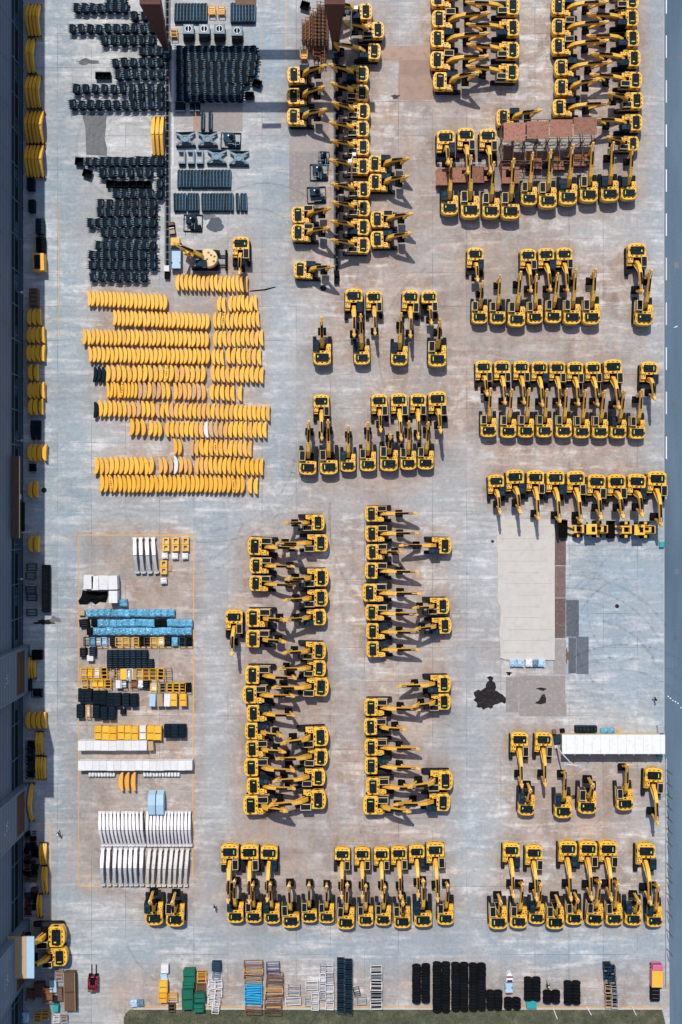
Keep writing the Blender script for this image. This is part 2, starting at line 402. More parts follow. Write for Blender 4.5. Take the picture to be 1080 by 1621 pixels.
def cover_mesh(v):
    mb = MB('cover'); pts = [(-1.98, -0.92), (-1.88, -1.02), (-0.90, -1.02), (-0.80, -0.92), (-0.80, 0.96), (-0.90, 1.06), (-1.88, 1.06), (-1.98, 0.96)]
    mb.prism(pts, 2.28, 2.46, 0.03)
    mb.m('black')
    for i in range(5): mb.b(-1.75, -1.02, -0.75 + 0.34 * i, -0.71 + 0.34 * i, 2.45, 2.475)
    mb.b(-1.36, -1.33, -0.8, 0.85, 2.455, 2.485)
    mb.m('cabblue').b(-1.7, -1.45, -0.55, -0.2, 2.45, 2.49)
    return mb.mesh('engine_cover')
def stripe_mesh(v):
    mb = MB('lime')
    if v: mb.b(-1.70, -1.06, 0.60, 0.70, 2.462, 2.50)
    else: mb.b(-1.42, -1.12, 0.58, 0.74, 2.462, 2.50)
    return mb.mesh('warning_strip')
def exhaust_mesh():
    mb = MB('black'); mb.cyl((-1.5, -1.08, 2.25), (-1.5, -1.08, 2.72), 0.06, 8); mb.cyl((-1.5, -1.08, 2.72), (-1.6, -1.08, 2.8), 0.06, 8)
    return mb.mesh('exhaust')
def tank_mesh(v):
    mb = MB('yellow'); mb.prism([(-0.33, -1.36), (0.42, -1.36), (0.42, -0.55), (-0.33, -0.55)], 1.12, 2.12, 0.05)
    mb.prism([(0.425, -1.36), (0.78, -1.36), (0.78, -0.62), (0.425, -0.62)], 1.12, 1.72, 0.05)
    mb.m('black').b(-0.2, 0.0, -0.85, -0.68, 2.11, 2.14); mb.b(0.12, 0.26, -1.15, -1.02, 2.11, 2.15); mb.b(-0.2, -0.05, -1.25, -1.08, 2.11, 2.135)
    mb.m('galv')
    for x in (-0.3, 0.4): mb.b(x - .02, x + .02, -1.33, -1.29, 2.1, 2.4)
    mb.b(-0.3, 0.4, -1.33, -1.29, 2.38, 2.42)
    return mb.mesh('fuel_tank')
def cab_mesh(v):
    mb = MB('glass')
    y0, y1 = 0.46, 1.33
    mb.side([(-0.34, 1.12), (1.28, 1.12), (1.38, 1.75), (1.16, 2.86), (-0.34, 2.86)], y0 + .03, y1 - .03)
    mb.m('cream' if v else 'cabblue')
    for y in (y0, y1):
        mb.box((-0.32, y, 2.0), (0.08, 0.07, 1.76)); mb.box((1.14, y, 2.72), (0.08, 0.07, 0.26)); mb.cyl((1.36, y, 1.75), (1.15, y, 2.7), 0.04, 6)
        mb.box((0.5, y, 1.35), (1.7, 0.06, 0.46))
    mb.b(-0.36, 1.2, y0 - .03, y0 + .05, 2.84, 2.96); mb.b(-0.36, 1.2, y1 - .05, y1 + .03, 2.84, 2.96)
    mb.b(-0.36, -0.27, y0 + .05, y1 - .05, 2.84, 2.96); mb.b(1.13, 1.2, y0 + .05, y1 - .05, 2.84, 2.95)
    return mb.mesh('cab')
def roof_mesh(v):
    mb = MB('cover' if v else 'cabblue'); mb.b(-0.27, 1.13, 0.51, 1.28, 2.83, 2.90)
    mb.m('black').b(0.28, 0.33, 0.53, 1.26, 2.895, 2.915)
    if not v: mb.m('frame_blue').b(0.5, 0.95, 0.62, 1.15, 2.895, 2.925)
    return mb.mesh('cab_roof')
POST = {   # boom centreline, arm line, bucket hinge
 'A': (((0.2, 1.75), (1.2, 3.15), (2.4, 3.95), (5.2, 4.75)), ((5.55, 5.35), (5.2, 4.7), (4.75, 2.1)), (4.75, 2.1), 0.0),
 'B': (((0.2, 1.75), (1.4, 2.95), (2.7, 3.45), (6.1, 4.0)), ((6.65, 4.35), (6.1, 3.95), (3.75, 1.75)), (3.75, 1.75), 0.7),
 'C': (((0.2, 1.75), (0.65, 3.3), (1.5, 4.45), (3.75, 5.75)), ((4.25, 6.2), (3.75, 5.7), (3.0, 3.0)), (3.0, 3.0), 0.15),
 'D': (((0.2, 1.75), (0.35, 3.2), (0.95, 4.3), (2.35, 5.3)), ((2.75, 5.75), (2.35, 5.25), (2.9, 2.5)), (2.9, 2.5), -0.5),
}
def boom_mesh(p):
    ln = POST[p][0]; mb = MB('boom_yellow')
    mb.strip(ln, (0.38, 0.66, 0.78, 0.36), (0.54, 0.52, 0.48, 0.40))
    mb.cyl((ln[0][0], -0.3, ln[0][1]), (ln[0][0], 0.3, ln[0][1]), 0.14, 8)
    mb.cyl((ln[3][0], -0.28, ln[3][1]), (ln[3][0], 0.28, ln[3][1]), 0.19, 8)
    mb.m('black')                                   # lettering and hose clips along the girder
    a, b = Vector(ln[2]), Vector(ln[3])
    for t in (0.25, 0.32, 0.39, 0.46):
        q = a.lerp(b, t); mb.box((q[0], 0, q[1] - 0.02), (0.14, 0.425 - 0.03 * t, 0.2))
    return mb.mesh('boom')
def boomcyl_mesh(p):
    ln = POST[p][0]; a = Vector((0.62, 1.45)); b = Vector(ln[1]).lerp(Vector(ln[2]), 0.75); mid = a.lerp(b, 0.55)
    mb = MB('boom_yellow')
    for y in (-0.31, 0.31):
        mb.m('boom_yellow').cyl((a[0], y, a[1]), (mid[0], y, mid[1]), 0.085, 7); mb.m('chrome').cyl((mid[0], y, mid[1]), (b[0], y, b[1]), 0.05, 6)
    return mb.mesh('boom_cylinder')
def armcyl_mesh(p):
    ln = POST[p][0]; u = Vector(ln[2]); v = Vector(ln[3]); d = (v - u).normalized(); n = Vector((-d[1], d[0]))
    a = u.lerp(v, 0.05) + n * 0.55; t = Vector(POST[p][1][0]); mid = a.lerp(t, 0.6)
    mb = MB('black'); mb.cyl((a[0], 0, a[1]), (mid[0], 0, mid[1]), 0.10, 8); mb.m('chrome').cyl((mid[0], 0, mid[1]), (t[0], 0, t[1]), 0.055, 6)
    mb.m('boom_yellow').box((a[0], 0, a[1] - 0.12), (0.22, 0.16, 0.3))
    mb.m('black')                                   # hoses down the girder
    for y in (-0.15, 0.15): mb.cyl((a[0], y, a[1] - 0.1), (v[0] - 0.2, y, v[1] + 0.3), 0.035, 5)
    return mb.mesh('arm_cylinder')
def arm_mesh(p):
    ln = POST[p][1]; mb = MB('boom_yellow'); mb.strip(ln, (0.26, 0.60, 0.28), (0.32, 0.40, 0.32))
    mb.cyl((ln[2][0], -0.2, ln[2][1]), (ln[2][0], 0.2, ln[2][1]), 0.13, 8)
    return mb.mesh('arm')
def link_mesh(p):
    ln = POST[p][1]; a = Vector(ln[0]); b = Vector(ln[2]); d = (b - Vector(ln[1])).normalized(); n = Vector((-d[1], d[0]))
    if n[0] < 0: n = -n
    q = Vector(ln[1]).lerp(b, 0.05) + n * 0.38; r = b - d * 0.4 + n * 0.34; mid = q.lerp(r, 0.55)
    mb = MB('boom_yellow'); mb.cyl((q[0], 0, q[1]), (mid[0], 0, mid[1]), 0.085, 7); mb.m('chrome').cyl((mid[0], 0, mid[1]), (r[0], 0, r[1]), 0.05, 6)
    mb.m('black'); mb.cyl((r[0], -0.14, r[1]), (b[0], -0.14, b[1] - 0.25), 0.05, 5); mb.cyl((r[0], 0.14, r[1]), (b[0], 0.14, b[1] - 0.25), 0.05, 5)
    return mb.mesh('bucket_cylinder')
def bucket_profile(r=0.62, n=9):
    return [(r * math.cos(R(200 - 235 * i / (n - 1))), r * math.sin(R(200 - 235 * i / (n - 1)))) for i in range(n)]
def bucket_shell(w=1.15, r=0.62, out='navy_steel', inn='bucket_in', highlight=None, rot=0.0, off=(0, 0)):
    """a digging bucket: curved shell, two cheeks, hinge ears; mouth towards -x and -z before rotation"""
    ca, sa = math.cos(rot), math.sin(rot)
    def T(q): return (off[0] + q[0] * ca - q[1] * sa, off[1] + q[0] * sa + q[1] * ca)
    pr = [T(q) for q in bucket_profile(r)]; pin = [T((q[0] * 0.92, q[1] * 0.92)) for q in bucket_profile(r)]
    mb = MB(out); h = w / 2; n = len(pr)
    for i in range(n - 1):
        a, b, c, d = pr[i], pr[i + 1], pin[i + 1], pin[i]
        mb.m(highlight if (highlight and 2 <= i <= 4) else out)
        mb.add([(a[0], -h, a[1]), (b[0], -h, b[1]), (b[0], h, b[1]), (a[0], h, a[1])], [(0, 1, 2, 3)])
        mb.m(inn)
        mb.add([(d[0], -h, d[1]), (c[0], -h, c[1]), (c[0], h, c[1]), (d[0], h, d[1])], [(3, 2, 1, 0)])
    for y in (-h, h):
        s_ = 1 if y > 0 else -1
        mb.m(out); mb.side(pr, y - 0.03 * (s_ < 0), y + 0.03 * (s_ > 0))
    mb.m(out)
    for y in (-0.22, 0.22):
        e = T((0.15, r + 0.16)); mb.box((e[0], y, e[1]), (0.42, 0.06, 0.42))
    a, b = T((r * math.cos(R(-35)), r * math.sin(R(-35)))), T((r * 0.82 * math.cos(R(-38)), r * 0.82 * math.sin(R(-38))))
    return mb
def teeth(w=1.15, r=0.62, rot=0.0, off=(0, 0), m='navy_steel', n=5, at=200):
    ca, sa = math.cos(rot), math.sin(rot); mb = MB(m)
    def T(q): return (off[0] + q[0] * ca - q[1] * sa, off[1] + q[0] * sa + q[1] * ca)
    p0 = T((r * math.cos(R(at)), r * math.sin(R(at)))); p1 = T((r * math.cos(R(at)) * 1.0 - 0.02, r * math.sin(R(at)) - 0.26))
    for i in range(n):
        y = -w / 2 + 0.07 + (w - 0.14) * i / (n - 1)
        mb.cyl((p0[0], y, p0[1]), (p1[0], y, p1[1]), 0.065, 5, 0.03)
    return mb
def exc_bucket(p):
    h = POST[p][2]; return bucket_shell(1.2, 0.62, 'black', 'bucket_in', None, POST[p][3], (h[0] - 0.35, h[1] - 0.95)).mesh('bucket')
def exc_teeth(p):
    h = POST[p][2]; return teeth(1.2, 0.62, POST[p][3], (h[0] - 0.35, h[1] - 0.95), 'galv').mesh('teeth')

FACE = {'E': 0.0, 'N': math.pi / 2, 'W': math.pi, 'S': -math.pi / 2}
WORD = {'E': 'right', 'N': 'up', 'W': 'left', 'S': 'down'}
EXC = []
def excavator(px, py, face, post, w, label, group, bucket=True, boom=True, rs=None):
    rnd = rs or random
    s = w * 0.1 * (1 - 2.35 / HC) / 2.74
    yaw = FACE[face] + R(rnd.uniform(-2.2, 2.2))
    X, Y = P(px, py, 2.35 * s)
    X += 0.88 * s * math.cos(yaw); Y += 0.88 * s * math.sin(yaw)      # hull centre -> slew centre
    t = thing('excavator', label, 'excavator', (X, Y, 0.012), yaw, s, group)
    v = 1 if rnd.random() < (0.78 if py > 430 else 0.5) else 0
    c = cached
    for y in (-1.2, 1.2): obj('track', c('trk', track_mesh), t, (0, y, 0))
    obj('carbody', c('car', carbody_mesh), t)
    obj('house', c('hou', house_mesh), t); obj('counterweight', c('cwt', counterweight_part), t)
    sv = rnd.random() < 0.6
    e = obj('engine_cover', c('cov', lambda: cover_mesh(0)), t); obj('warning_strip', c(('str', sv), lambda: stripe_mesh(sv)), e)
    obj('exhaust', c('exh', exhaust_mesh), t)
    if rnd.random() < 0.88: obj('fuel_tank', c('tnk', lambda: tank_mesh(0)), t)
    k = obj('cab', c(('cab', v), lambda: cab_mesh(v)), t); obj('cab_roof', c(('rf', v), lambda: roof_mesh(v)), k)
    if boom:
        dl = R(rnd.uniform(-3.5, 3.5)); cd, sd = math.cos(dl), math.sin(dl); pv = (0.2, 1.75)
        def swing(o):                                # raise or lower the whole front a little about the boom foot
            o.rotation_euler = (0, dl, 0); o.location = (pv[0] - (pv[0] * cd + pv[1] * sd), 0, pv[1] - (-pv[0] * sd + pv[1] * cd))
        b = obj('boom', c(('bm', post), lambda: boom_mesh(post)), t)
        obj('boom_cylinder', c(('bc', post), lambda: boomcyl_mesh(post)), b)
        obj('arm_cylinder', c(('ac', post), lambda: armcyl_mesh(post)), b)
        a = obj('arm', c(('ar', post), lambda: arm_mesh(post)), t); obj('bucket_cylinder', c(('lk', post), lambda: link_mesh(post)), a)
        swing(b); swing(a)
        if bucket:
            bk = obj('bucket', c(('bk', post), lambda: exc_bucket(post)), t); swing(bk); obj('teeth', c(('th', post), lambda: exc_teeth(post)), bk)
    EXC.append((X, Y))
    return t
STY = {'A': '', 'B': '', 'C': 'steep-boomed ', 'D': 'tightly folded '}
def exc_row(face, axis, phrase, dw, lst, group=None):
    rs = random.Random(sum(map(ord, phrase)))
    n = len(lst)
    for i, it in enumerate(lst):
        px, py, post = it[:3]; w = it[3] if len(it) > 3 else dw
        lab = '%syellow excavator facing %s, %s %s' % (STY[post], WORD[face], place(i, n, axis), phrase)
        if n == 1: lab = '%syellow excavator facing %s %s' % (STY[post], WORD[face], phrase)
        excavator(px, py, face, post, w, lab, group or ('excavators parked ' + phrase), rs=rs)

# ---- upper middle block (beside the crane rail)
exc_row('W', 'y', 'in the column along the right crane rail', 25, [
 (574.7, 17.8, 'C'), (593.8, 47, 'C'), (588, 80.5, 'A'), (569, 116, 'C'), (569, 146, 'C'), (570.7, 175.5, 'C'), (569.6, 203.3, 'C'),
 (570.4, 232.5, 'C'), (570.2, 262.9, 'C'), (571.3, 299.3, 'C'), (570.8, 329.3, 'C'), (570.6, 358.9, 'C'), (570.6, 387.8, 'C')])
exc_row('E', 'y', 'left of the right crane rail', 25.5, [
 (470, 117.8, 'C'), (469.5, 151.6, 'C'), (469.5, 184, 'C'), (476.7, 339.6, 'C'), (476.7, 367.8, 'C'), (480, 426.7, 'C')])
exc_row('E', 'y', 'in the four beyond the right crane rail', 25.5, [(598.2, 258.9, 'C'), (598.9, 287.8, 'C'), (602.2, 346.7, 'C'), (602.2, 378.2, 'C')])
# ---- top right double columns
exc_row('E', 'y', 'in the upper block left of centre aisle', 27, [(698.2, -4, 'B'), (700.2, 29.2, 'B'), (697.8, 60.7, 'B'), (697.4, 94.4, 'B'), (702, 127.4, 'C')])
exc_row('W', 'y', 'in the upper block backing the centre aisle', 26, [(807.5, 9.7, 'B'), (807.5, 43.2, 'B'), (807.2, 78.8, 'B'), (806.2, 113.8, 'B')])
exc_row('E', 'y', 'in the top right block fronting the aisle', 25.7, [(889, 9.6, 'B'), (889.4, 41.5, 'B'), (889, 72, 'B'), (893.7, 106, 'B'), (894, 137.4, 'C'), (891, 169.3, 'B')])
exc_row('W', 'y', 'in the top right column nearest the road', 25.7, [(996.5, 0, 'B'), (996.3, 27.7, 'B'), (997.4, 60, 'B'), (999.5, 91.6, 'B'), (1001.6, 126, 'B'), (1003.7, 158.6, 'C'), (1002.5, 193.4, 'B'), (998.2, 226.7, 'C', 22.5)])
exc_row('E', 'x', 'just above the rusty platform roof', 26, [(801.9, 185.5, 'C')], 'excavators around the rusty platform')
# ---- round the rusty platform
exc_row('S', 'x', 'in the trio beside the rusty platform', 27, [(706, 222, 'C', 28), (738.3, 218, 'A'), (773.3, 219.5, 'A')])
exc_row('N', 'x', 'in the row below the rusty platform', 28, [(712.2, 323.6, 'A', 26.5), (744.8, 326.3, 'A', 29.5), (777.7, 328, 'A', 27), (808.6, 328.4, 'A', 29),
 (838.2, 309, 'A', 25), (867.6, 311.6, 'A'), (900, 306, 'A', 28.5), (932.9, 302.2, 'A'), (966, 301, 'A'), (996, 300.5, 'A', 25)])
# ---- right block, second band
exc_row('S', 'x', 'in the gapped row below the platform row', 25, [(753, 406.7, 'C', 25.5), (836.7, 408.3, 'A', 24.5), (865.3, 407.3, 'A', 25), (893.9, 406.5, 'A', 25), (1009, 401.5, 'A', 28.7)])
exc_row('N', 'x', 'in the eight facing the gapped row', 25, [(759.7, 497, 'C', 24.5), (788.3, 497.7, 'A', 24.5), (818.3, 500, 'A', 27), (847.2, 497.2, 'A', 24.5), (876.5, 495.8, 'A', 25), (906.3, 496.5, 'A', 27), (936.9, 496.5, 'A', 27.7), (1020.4, 497.8, 'A', 28)])
exc_row('S', 'x', 'in the long double row, upper side', 25, [(766, 585.4, 'C'), (795.4, 585.6, 'A'), (825.8, 585.6, 'A', 24.5), (854.7, 586.7, 'A'), (882.8, 586.5, 'A', 24.7), (911.1, 587.3, 'A', 24.8), (939.6, 587, 'A', 24.3), (971.1, 585.5, 'A', 28), (1028.6, 588, 'C', 26)])
exc_row('N', 'x', 'in the long double row, lower side', 25, [(774, 676.6, 'A'), (805.3, 677.7, 'A'), (833.2, 677.3, 'A'), (862.3, 677, 'A'), (893, 677.2, 'A'), (921.7, 678.4, 'A'), (950.7, 678.4, 'A'), (979.7, 678.6, 'A'), (1009.8, 679.3, 'A')])
exc_row('S', 'x', 'in the single row above the pale slab', 28, [(786, 766, 'C', 25), (816, 760, 'C'), (848.2, 760.7, 'A', 27), (880, 761.5, 'A'), (912.4, 762, 'A'), (945, 767.4, 'C'), (977, 767.4, 'C'), (1008.7, 766.9, 'C'), (1041, 763, 'A', 28.7)])
# ---- middle groups
exc_row('S', 'x', 'in the upper middle two pairs', 26, [(560.5, 473.2, 'A', 28), (592.3, 474.7, 'A', 25), (650.3, 474.9, 'A', 26.5), (680, 474.7, 'C', 25)])
exc_row('N', 'x', 'in the upper middle spaced row', 26, [(510.2, 560.4, 'C', 28), (573, 561.6, 'A', 25), (632.5, 562.5, 'A'), (692.7, 562.8, 'C', 28.5)])
exc_row('S', 'x', 'in the centre row above seven', 25.3, [(508.8, 639.5, 'A', 25), (600.8, 638.8, 'C'), (632, 638, 'A', 25.7), (662.3, 638, 'A', 24.5), (693, 636.5, 'C', 28.5)])
exc_row('N', 'x', 'in the centre row of seven', 26, [(487.5, 735, 'A', 27.5), (520.8, 734, 'A', 28), (551.3, 732.5, 'A', 23.7), (582.8, 730.3, 'A', 25.5), (616, 728.8, 'D', 28), (646.8, 728.5, 'A', 25), (674.3, 728, 'A', 25)])
# ---- lower left of centre: facing columns
exc_row('W', 'y', 'in the inner right column below centre', 26.5, [(498.9, 827.2, 'C', 25), (503, 859.6, 'A', 27), (503.5, 914.3, 'C', 28), (503, 946.7, 'C', 27), (501, 977.2, 'C', 25.5), (500.2, 1030.2, 'C', 26.5), (501, 1058, 'A', 25), (503, 1087.6, 'A', 29),
 (502, 1166.7, 'C', 29.6), (503, 1198.7, 'A', 26.5), (499, 1230.7, 'A', 26.5), (498.3, 1266.3, 'A', 29.6)])
exc_row('E', 'y', 'in the inner left column below centre', 27, [(408.5, 864.8, 'A', 28), (410, 895.2, 'A', 25), (409.4, 923.5, 'A', 24.5), (406, 978.3, 'C', 28.5), (405.6, 1011.3, 'C', 27.5), (404.8, 1068.7, 'A', 28.5), (400.7, 1099.8, 'A', 28),
 (406, 1129.3, 'A', 26), (403, 1157.6, 'C', 26), (404, 1185.4, 'C', 26), (403, 1215, 'A', 28), (406, 1244.8, 'A', 26), (402.6, 1275, 'C', 29.5)])
exc_row('S', 'x', 'standing alone left of the columns', 27, [(370.6, 981.7, 'C')], 'excavators standing alone')
exc_row('E', 'y', 'in the mid lower column with folded arms', 25.5, [(592.8, 813.3, 'B', 25), (593.3, 844.7, 'B', 25.5), (594, 873.7, 'C', 24.3), (592.8, 903.5, 'B', 25.5), (590.3, 938.3, 'B', 28), (593.3, 969.7, 'B', 25), (594.5, 999.3, 'B', 24.7), (595, 1028, 'B', 25),
 (592.3, 1120, 'B', 26.6), (591.7, 1150.5, 'C', 26), (592.5, 1183.3, 'B', 26), (592.5, 1212.7, 'B', 26), (595.5, 1245.3, 'B', 26.6), (592.3, 1275.3, 'C', 29)])
exc_row('W', 'y', 'in the gapped column opposite folded arms', 26, [(700, 863.7, 'B', 25.5), (696.7, 959.3, 'C', 25), (700, 990.8, 'C', 25), (698.3, 1082.8, 'B', 26), (698.7, 1111.3, 'C', 25), (700, 1236.2, 'C', 29), (696.7, 1270.5, 'B', 27)])
# ---- right, around the white roof
exc_row('S', 'x', 'near the long white roof', 27, [(823, 1175.8, 'A', 27), (861, 1175.8, 'A', 26.5), (1035.6, 1232.8, 'A', 27.8)])
exc_row('N', 'x', 'below the long white roof', 27, [(834, 1275.8, 'D', 26), (892, 1279.4, 'A', 27), (930.6, 1271.7, 'D', 29), (989.7, 1267.5, 'A', 26.4)])
# ---- bottom double rows
exc_row('S', 'x', 'in the bottom right row, upper side', 28, [(810, 1351, 'A', 26), (845.7, 1355, 'A', 26.5), (899.6, 1349, 'A'), (931.6, 1349, 'A'), (963.3, 1349.3, 'A'), (1023.6, 1353, 'A', 29)])
exc_row('N', 'x', 'in the bottom right row, lower side', 27, [(789.2, 1454.8, 'D', 28), (821.5, 1454, 'A', 27), (850.3, 1448.5, 'A', 24.5), (879.5, 1454.8, 'D', 28), (909.3, 1449, 'D', 26), (942, 1449.4, 'A', 27), (972.7, 1449.4, 'A', 26.6), (1003.2, 1450, 'D', 26), (1037, 1453, 'A', 25)])
exc_row('S', 'x', 'in the bottom left row, upper side', 26, [(363.7, 1354, 'A', 28), (395.4, 1354.8, 'A', 28), (426, 1355.4, 'A', 26.5), (542, 1357, 'A', 24.5), (573.8, 1356.7, 'A', 24.5), (604.2, 1357, 'A', 24.3), (632, 1355.6, 'A', 25), (660.2, 1353, 'A', 24.5), (689.6, 1351, 'A', 28)])
exc_row('N', 'x', 'in the bottom left row, lower side', 25, [(372.6, 1446.3, 'A', 25.5), (401.5, 1446.7, 'A', 24.7), (430.7, 1448, 'A', 24.7), (460.4, 1453, 'A', 27.4), (489.8, 1446.5, 'A', 24.3), (517, 1447.5, 'A', 24),
 (547.6, 1455.6, 'A', 27), (579, 1452, 'A', 24.2), (606.7, 1451, 'A', 24.7), (636.7, 1454, 'D', 26.7), (670, 1451.3, 'A', 28), (705.6, 1449.3, 'A', 25.5)])
exc_row('N', 'x', 'in the pair under the white-wrapped booms', 28, [(243.5, 1448.6, 'D'), (277, 1450.6, 'D')])
exc_row('W', 'y', 'by the workshop canopy at lower left', 29, [(83, 1483.7, 'C', 32), (89, 1516, 'C', 28)])
exc_row('S', 'x', 'beside the dozer-bladed digger', 26.5, [(381.3, 389.8, 'C')], 'excavators standing alone')
# ------------------------------------------------------------------ black digging buckets laid out on the ground
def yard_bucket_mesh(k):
    highlight = 'bucket_brown' if k == 2 else 'bucket_highlight_teeth'
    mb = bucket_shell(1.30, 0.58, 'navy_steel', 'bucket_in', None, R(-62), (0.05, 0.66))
    mb.m(highlight)                                        # highlight on the curved back, painted in as a paler dome
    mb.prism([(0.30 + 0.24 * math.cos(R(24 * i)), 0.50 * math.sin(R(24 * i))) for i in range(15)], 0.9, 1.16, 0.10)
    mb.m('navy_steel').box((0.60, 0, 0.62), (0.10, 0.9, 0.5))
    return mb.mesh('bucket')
def yard_bucket_teeth(k):
    mb = MB('tooth_steel')
    for i in range(5):
        y = -0.62 + 0.31 * i
        mb.cyl((-0.42, y, 1.04), (-0.72, y, 1.30), 0.075, 5, 0.04); mb.m('navy_steel').box((-0.46, y, 1.08), (0.14, 0.15, 0.12)); mb.m('tooth_steel')
    return mb.mesh('teeth')
def upright_bucket(): return bucket_shell(1.3, 0.62, 'navy_steel', 'bucket_in', None, R(185), (0, 0.62)).mesh('bucket')
def up_teeth():
    mb = MB('bucket_highlight_teeth')
    for i in range(5): mb.cyl((0.52, -0.55 + .275 * i, 0.95), (0.55, -0.55 + .275 * i, 1.22), 0.07, 5, 0.04)
    return mb.mesh('teeth')
NB = [0]
def bucket(px, py, label, group, k=0, rz=0.0, up=False, s=1.0):
    X, Y = P(px, py, 0.8)
    if up: o = obj('digger_bucket', cached('upb', upright_bucket), None, (X, Y, 0.01), rz, s); tm = cached('upt', up_teeth)
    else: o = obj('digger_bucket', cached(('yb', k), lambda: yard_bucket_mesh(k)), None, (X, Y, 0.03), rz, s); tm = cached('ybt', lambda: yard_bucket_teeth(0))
    tag(o, label, 'bucket', group); obj('teeth', tm, o); NB[0] += 1
    return o
def bucket_row(x0, x1, y, n, phrase, k=0, dy=0.0, s=1.0):
    p = (x1 - x0) / n; rs = random.Random(int(x0 * 7 + y))
    for i in range(n):
        bucket(x0 + (i + .5) * p, y + dy * i / max(n - 1, 1) + rs.uniform(-.6, .6), 'black toothed digger bucket, %s in the %s' % (place(i, n), phrase),
               'black buckets in the ' + phrase, 2 if (k == 2 and rs.random() < .75) else 0, R(rs.uniform(-9, 9)), s=s * min(1.0, p / 11.2 + .02) * rs.uniform(.92, 1.03))
U = 'upper left bucket field'
for i, (x0, x1, y, n) in enumerate([(168, 200, 3, 3), (115, 203, 13, 7), (204, 236, 26, 2), (107, 247, 46, 10), (157, 247, 65, 6), (218, 260, 82, 3), (175, 260, 100, 6),
                                    (181, 260, 119, 6), (113, 260, 141, 10), (201, 260, 153, 4), (108, 260, 166.5, 11)]):
    bucket_row(x0, x1, y, n, '%s row of the upper bucket field' % ordw(i))
for i, (x0, x1, y, n) in enumerate([(134, 260, 256, 11), (155, 242, 274, 6), (246, 260, 274, 1), (246, 259, 292, 1), (177, 259, 307.5, 6), (152.5, 249, 323, 7), (152, 248, 336.5, 7),
                                    (137, 248, 353, 9), (158, 247.5, 369, 7), (150, 247.5, 389, 8), (139, 233, 404, 8), (139, 233, 420, 8), (140, 233.5, 439, 7)]):
    bucket_row(x0, x1, y, n, '%s row of the lower bucket field' % ordw(i), 2 if i in (5, 6) else 0)
for i, (x0, x1, y, n) in enumerate([(278, 406, 80, 12), (278, 408, 92, 12), (278, 406, 103, 11), (278, 405, 115, 11), (278, 394, 127, 10), (278, 384, 141, 9), (278, 384, 154, 9)]):
    bucket_row(x0, x1, y, n, '%s row of the dense bucket block' % ordw(i), 2 if 2 <= i <= 4 else 0)
for i in range(5): bucket(187 + i * 11.5, 291.5, 'black bucket lying mouth up, %s in the short turned row' % place(i, 5), 'black buckets lying mouth up', 0, R(90 + random.uniform(-8, 8)), True, 0.9)
for i in range(2): bucket(157 + i * 12, 119, 'black bucket turned teeth up, %s of two' % ('left' if i == 0 else 'right'), 'black buckets lying mouth up', 0, R(90), True, .9)
for x, y, l in ((125.8, 255, 'loose open black bucket left of the lower bucket field'), (138, 274, 'loose closed black bucket just below the open one'), (175, 291, 'loose open black bucket beside the short turned row'),
                (407, 132, 'black bucket lying loose right of the dense block'), (395, 151, 'small navy bucket with pale clips under the dense block'), (483, 8, 'small navy bucket near the rusty racks at the top edge'),
                (241.7, 407, 'upper of two wide black buckets beside the crane rail'), (241.7, 420, 'lower of two wide black buckets beside the crane rail')):
    bucket(x, y, l, 'loose black buckets', 0, R(random.uniform(70, 110)) if x < 240 or x > 300 else 0, x < 240 or x > 300)

# ------------------------------------------------------------------ counterweights standing in rows
def cw_mesh(L, th, m, holes=0, thin=False):
    mb = MB(m); pts = []
    n = 13
    for i in range(n):
        a = -1 + 2 * i / (n - 1); pts.append((th * (1 - abs(a) ** (3.0 if not thin else 4.2)) * 0.66 + 0.34 * th - th / 2, a * L / 2))
    pts.append((-th / 2 - 0.0, L / 2)); pts.append((-th / 2 + 0.06, 0.0)); pts.append((-th / 2, -L / 2))
    vs = []; N_ = len(pts)
    rings = [(0.0, 0.82, 0.0), (0.45, 1.0, 0.0), (0.95, 1.0, 0.0), (1.06, 0.97, 0.03), (1.10, 0.90, 0.07)]
    for z, k, q in rings:
        for x, y in pts: vs.append((x * k if k < 1 else x, y * (k if k < 1 else 1), z))
    fs = [tuple(range(N_ - 1, -1, -1))]
    for r in range(len(rings) - 1):
        for i in range(N_):
            a = r * N_ + i; b = r * N_ + (i + 1) % N_; fs.append((a, b, b + N_, a + N_))
    fs.append(tuple(range((len(rings) - 1) * N_, len(rings) * N_)))
    mb.add(vs, fs)
    mb.m('black')
    if holes == 1:
        for y in (-0.55, 0.45): mb.cyl((0.02, y, 1.09), (0.02, y, 1.112), 0.045, 6)
    if holes == 2:
        for y in (-0.85, -0.35, 0.35, 0.85): mb.cyl((0.0, y, 1.09), (0.0, y, 1.115), 0.085, 8)
        mb.b(-.07, .07, -.14, .14, 1.09, 1.115)
    return mb.mesh('counterweight')
CW = []       # x, y, length px, thickness px, convex (+1 right / -1 left), material, holes, label
def cw_row(x0, x1, y0, y1, n, L, convex, phrase, m='cast_yellow', holes=0, pick=None):
    p = (x1 - x0) / n; rs = random.Random(int(x0 * 3 + y0))
    for i in range(n):
        mm = pick(i, rs) if pick else (m if rs.random() > .1 else 'deep_yellow')
        word = {'cast_yellow': 'yellow', 'deep_yellow': 'deep yellow', 'primer': 'brown primer', 'orange_cast': 'orange', 'white': 'white', 'navy_steel': 'navy'}[mm]
        CW.append((x0 + (i + .5) * p, y0 + (y1 - y0) * i / max(n - 1, 1) + rs.uniform(-.8, .8), L, min(p * 0.95, 7.7), convex, mm,
                   2 if rs.random() < .02 else holes, '%s counterweight, %s in the %s' % (word, place(i, n), phrase), 'counterweights in the ' + phrase, rs.uniform(-5, 5)))
def mixo(i, rs): return rs.choice(['cast_yellow', 'cast_yellow', 'orange_cast', 'cast_yellow'])
